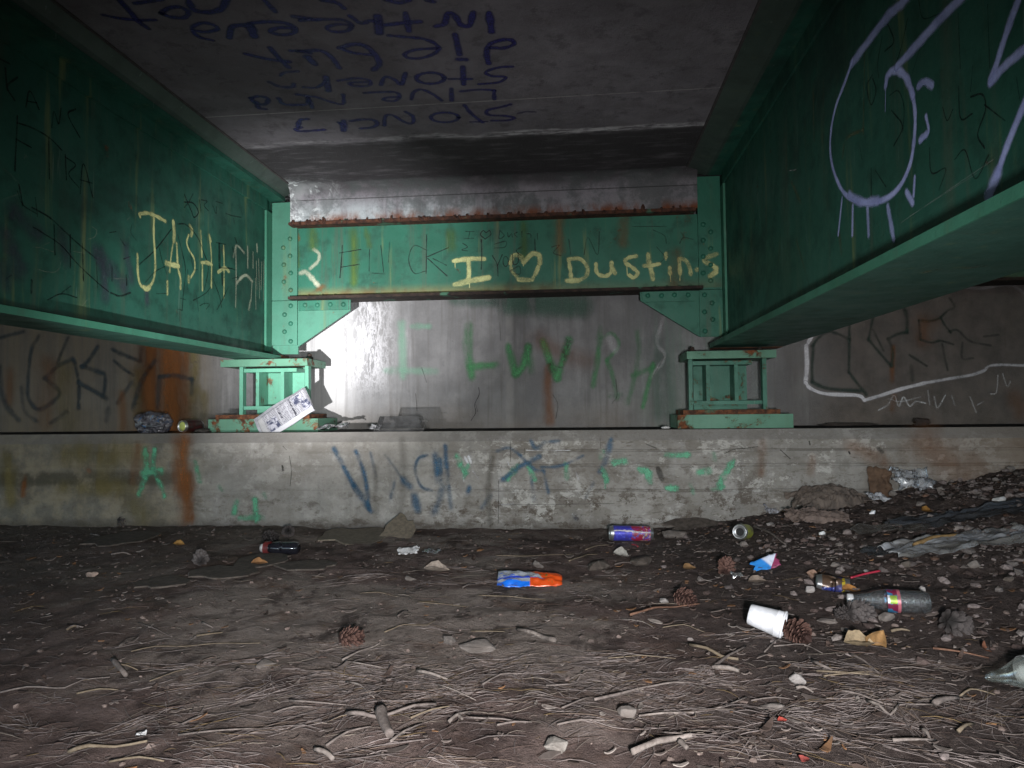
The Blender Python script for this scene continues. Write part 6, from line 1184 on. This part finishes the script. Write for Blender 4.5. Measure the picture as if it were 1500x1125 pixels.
for k in range(5): sheet('page', .320 - .006 * k, .138 - .005 * (k % 3), 26, 14, foldfn(k * .25), m_news if k == 4 else simple('news_edge', (.36, .36, .39), .8, 0, .15, 60), None, None, (.003 * k, -.004 * k + .002, -.0165 + .0042 * k), (0, 0, .012 * (k - 2)), .0008, nw)
# clear scraps beside it
c = on(488, 628, 1, 3.60); c.z = ZL
sheet('clear_film', .15, .07, 22, 12, crumple(41, .018, 3, .3), film('clear_ledge_film', (.5, .5, .52), .32, .1, .9), 'flattened clear plastic scrap on the ledge right of the newspaper', 'plastic wrap', c + Vector((0, .02, .012)), (.15, -.12, .05))
# clamshell
c = on(588, 629, 1, 3.58); c.z = ZL; t = empty('clamshell_box', c, 'empty clear plastic clamshell box upside down on the ledge', 'box', None, (0, 0, .02))
m_clam = film('clamshell_plastic', (.20, .20, .20), .16, .08, .7, .08, 12, (1, 1, 1), None, (.66, .66, .67))
def frustum(a, bb, h, z0, n=1):
    v = [(-a[0], -a[1], z0), (a[0], -a[1], z0), (a[0], a[1], z0), (-a[0], a[1], z0), (-bb[0], -bb[1], z0 + h), (bb[0], -bb[1], z0 + h), (bb[0], bb[1], z0 + h), (-bb[0], bb[1], z0 + h)]
    return v, [(0, 1, 5, 4), (1, 2, 6, 5), (2, 3, 7, 6), (3, 0, 4, 7), (4, 5, 6, 7)]
def clam(name, a, bb, h, z0, bev=.006):
    v, f = frustum(a, bb, h, z0); bm = bmesh.new(); vv = [bm.verts.new(q) for q in v]
    for q in f: bm.faces.new([vv[i] for i in q])
    return from_bm(name, bm, m_clam, t, bevel=bev)
clam('lid', (.118, .062), (.100, .050), .062, .016)
bm = bmesh.new(); box(bm, -.135, .132, -.072, .072, .010, .0155); from_bm('flange', bm, m_clam, t, bevel=.002)
clam('base', (.125, .066), (.130, .068), .0095, .0)
bm = bmesh.new(); box(bm, .1005, .140, -.015, .015, .050, .0535); from_bm('tab', bm, m_clam, t, bevel=.001)
sheet('wrap_scrap', .05, .05, 12, 12, crumple(43, .014, 3, .3), film('wrap_scrap', (.6, .6, .62), .5, .1, .8), 'white plastic scrap tucked against the left side of the clamshell box', 'plastic wrap', c + Vector((-.135, .0, .012)), (.5, .2, 0))
# crumpled bag at the far left of the ledge
c = on(221, 634, 1, 3.60); c.z = ZL
bm = bmesh.new(); bmesh.ops.create_icosphere(bm, subdivisions=5, radius=1)
for v in bm.verts:
    p = v.co; r = 1 + .28 * noise.noise(p * 1.6) - .22 * abs(noise.noise(p * 3.3 + Vector((3, 0, 0)))) + .06 * noise.noise(p * 8)
    v.co = Vector((p.x * r * .112, p.y * r * .06, max(-.052, p.z * r * (.062 - .012 * p.x))))
b = NB('bag_print'); P = b.obj(); f_ = b.noise(P, 22, 5, .65, 1.5); cc = b.mix(b.step(f_, .4, .5), (0.035, 0.035, 0.04), (0.11, 0.105, 0.12)); cc = b.mix(b.step(b.noise(P, 30, 3, .6, 1.), .60, .64), cc, (0.03, 0.10, 0.22)); cc = b.mix(b.step(b.noise(b.scl(P, (1, 1, 2)), 34, 3, .6, 1.5), .61, .66), cc, (0.19, 0.18, 0.21))
o = from_bm('crumpled_bag', bm, b.done(b.bsdf(cc, .22, 0, .6, b.bump(f_, .5, .008))), smooth=True); o.location = c + Vector((0, .04, .052)); tag(o, 'crumpled dark foil bag with blue print on the ledge at the far left', 'bag')
# small bits on the ledge
def lump(px, py, Y, s, mat, label, cat='debris', name='debris'):
    c = on(px, py, 1, Y); c.z = ZL; bm = bmesh.new(); bmesh.ops.create_icosphere(bm, subdivisions=3, radius=1)
    for v in bm.verts: r = 1 + .5 * noise.noise(v.co * 1.5 + Vector((px, 0, 0))); v.co = Vector((v.co.x * r * s[0], v.co.y * r * s[1], v.co.z * r * s[2]))
    o = from_bm(name, bm, mat, smooth=True); o.location = c + Vector((0, 0, s[2] * .7)); return tag(o, label, cat)
lump(1350, 618, 3.9, (.042, .03, .024), simple('black_lump', (.02, .018, .018), .9), 'small black lump on the ledge at the right, under the pale handwriting', 'clod', 'clod')
lump(297, 630, 3.62, (.045, .03, .014), simple('black_scrap', (.03, .026, .022), .8), 'dark scrap on the ledge between the can and the left bearing', 'clod', 'clod')
lump(975, 624, 3.7, (.022, .015, .007), m_paper, 'small whitish scrap on the ledge just left of the right bearing', 'paper scrap', 'paper_scrap')
lump(1240, 617, 3.95, (.14, .03, .010), simple('dark_dirt', (.03, .024, .02), .95), 'low ridge of dark dirt on the ledge right of the right bearing', 'dirt', 'dirt_ridge')

# ================================================================== LIGHT
w = bpy.data.worlds.new('World'); scene.world = w; w.use_nodes = True
nt = w.node_tree; nt.nodes.clear(); bg = nt.nodes.new('ShaderNodeBackground'); ou = nt.nodes.new('ShaderNodeOutputWorld'); sk = nt.nodes.new('ShaderNodeTexSky')
sk.sky_type = 'NISHITA'; sk.sun_disc = False; sk.sun_elevation = math.radians(48); sk.sun_rotation = math.radians(20)
nt.links.new(sk.outputs[0], bg.inputs[0]); bg.inputs[1].default_value = 0.14; nt.links.new(bg.outputs[0], ou.inputs[0])
sl = bpy.data.lights.new('sun', 'SUN'); sl.energy = 4.5; sl.angle = math.radians(.5); sl.color = (1, .95, .88); so = bpy.data.objects.new('sun', sl); link(so)
az, el = math.radians(20), math.radians(48); sd = Vector((math.sin(az) * math.cos(el), math.cos(az) * math.cos(el), math.sin(el))); so.rotation_euler = sd.to_track_quat('Z', 'Y').to_euler(); so.location = (0, 0, 20)
# the photographer's hand torch, held low below the camera and aimed at the left bearing, and the camera's own flash
TP = Vector((-.80, .25, .30)); TC = (1.0, .985, .995)
def spot(name, target, watts, size, blend, rad=.02, col=(1, .985, .96), TP=TP):
    l = bpy.data.lights.new(name, 'SPOT'); l.energy = watts; l.spot_size = math.radians(size); l.spot_blend = blend; l.shadow_soft_size = rad; l.color = col
    o = bpy.data.objects.new(name, l); link(o); o.location = TP; o.rotation_euler = (TP - Vector(target)).to_track_quat('Z', 'Y').to_euler(); return o
spot('torch_beam', (-1.46, YB, 0.98), 260, 16, 1.0, .02, TC)
spot('torch_corona', (-1.46, YB, 1.34), 345, 34, 1.0, .02, TC)
spot('camera_flash', (-.10, 1.95, 0.0), 112, 106, 1.0, .05, TC, Vector((.12, -.16, .52)))
scene.view_settings.view_transform = 'Standard'; scene.view_settings.look = 'None'; scene.view_settings.exposure = 1.6; scene.view_settings.gamma = 1
scene.cycles.use_denoising = True; scene.cycles.max_bounces = 8; scene.cycles.transparent_max_bounces = 24; scene.cycles.diffuse_bounces = 4
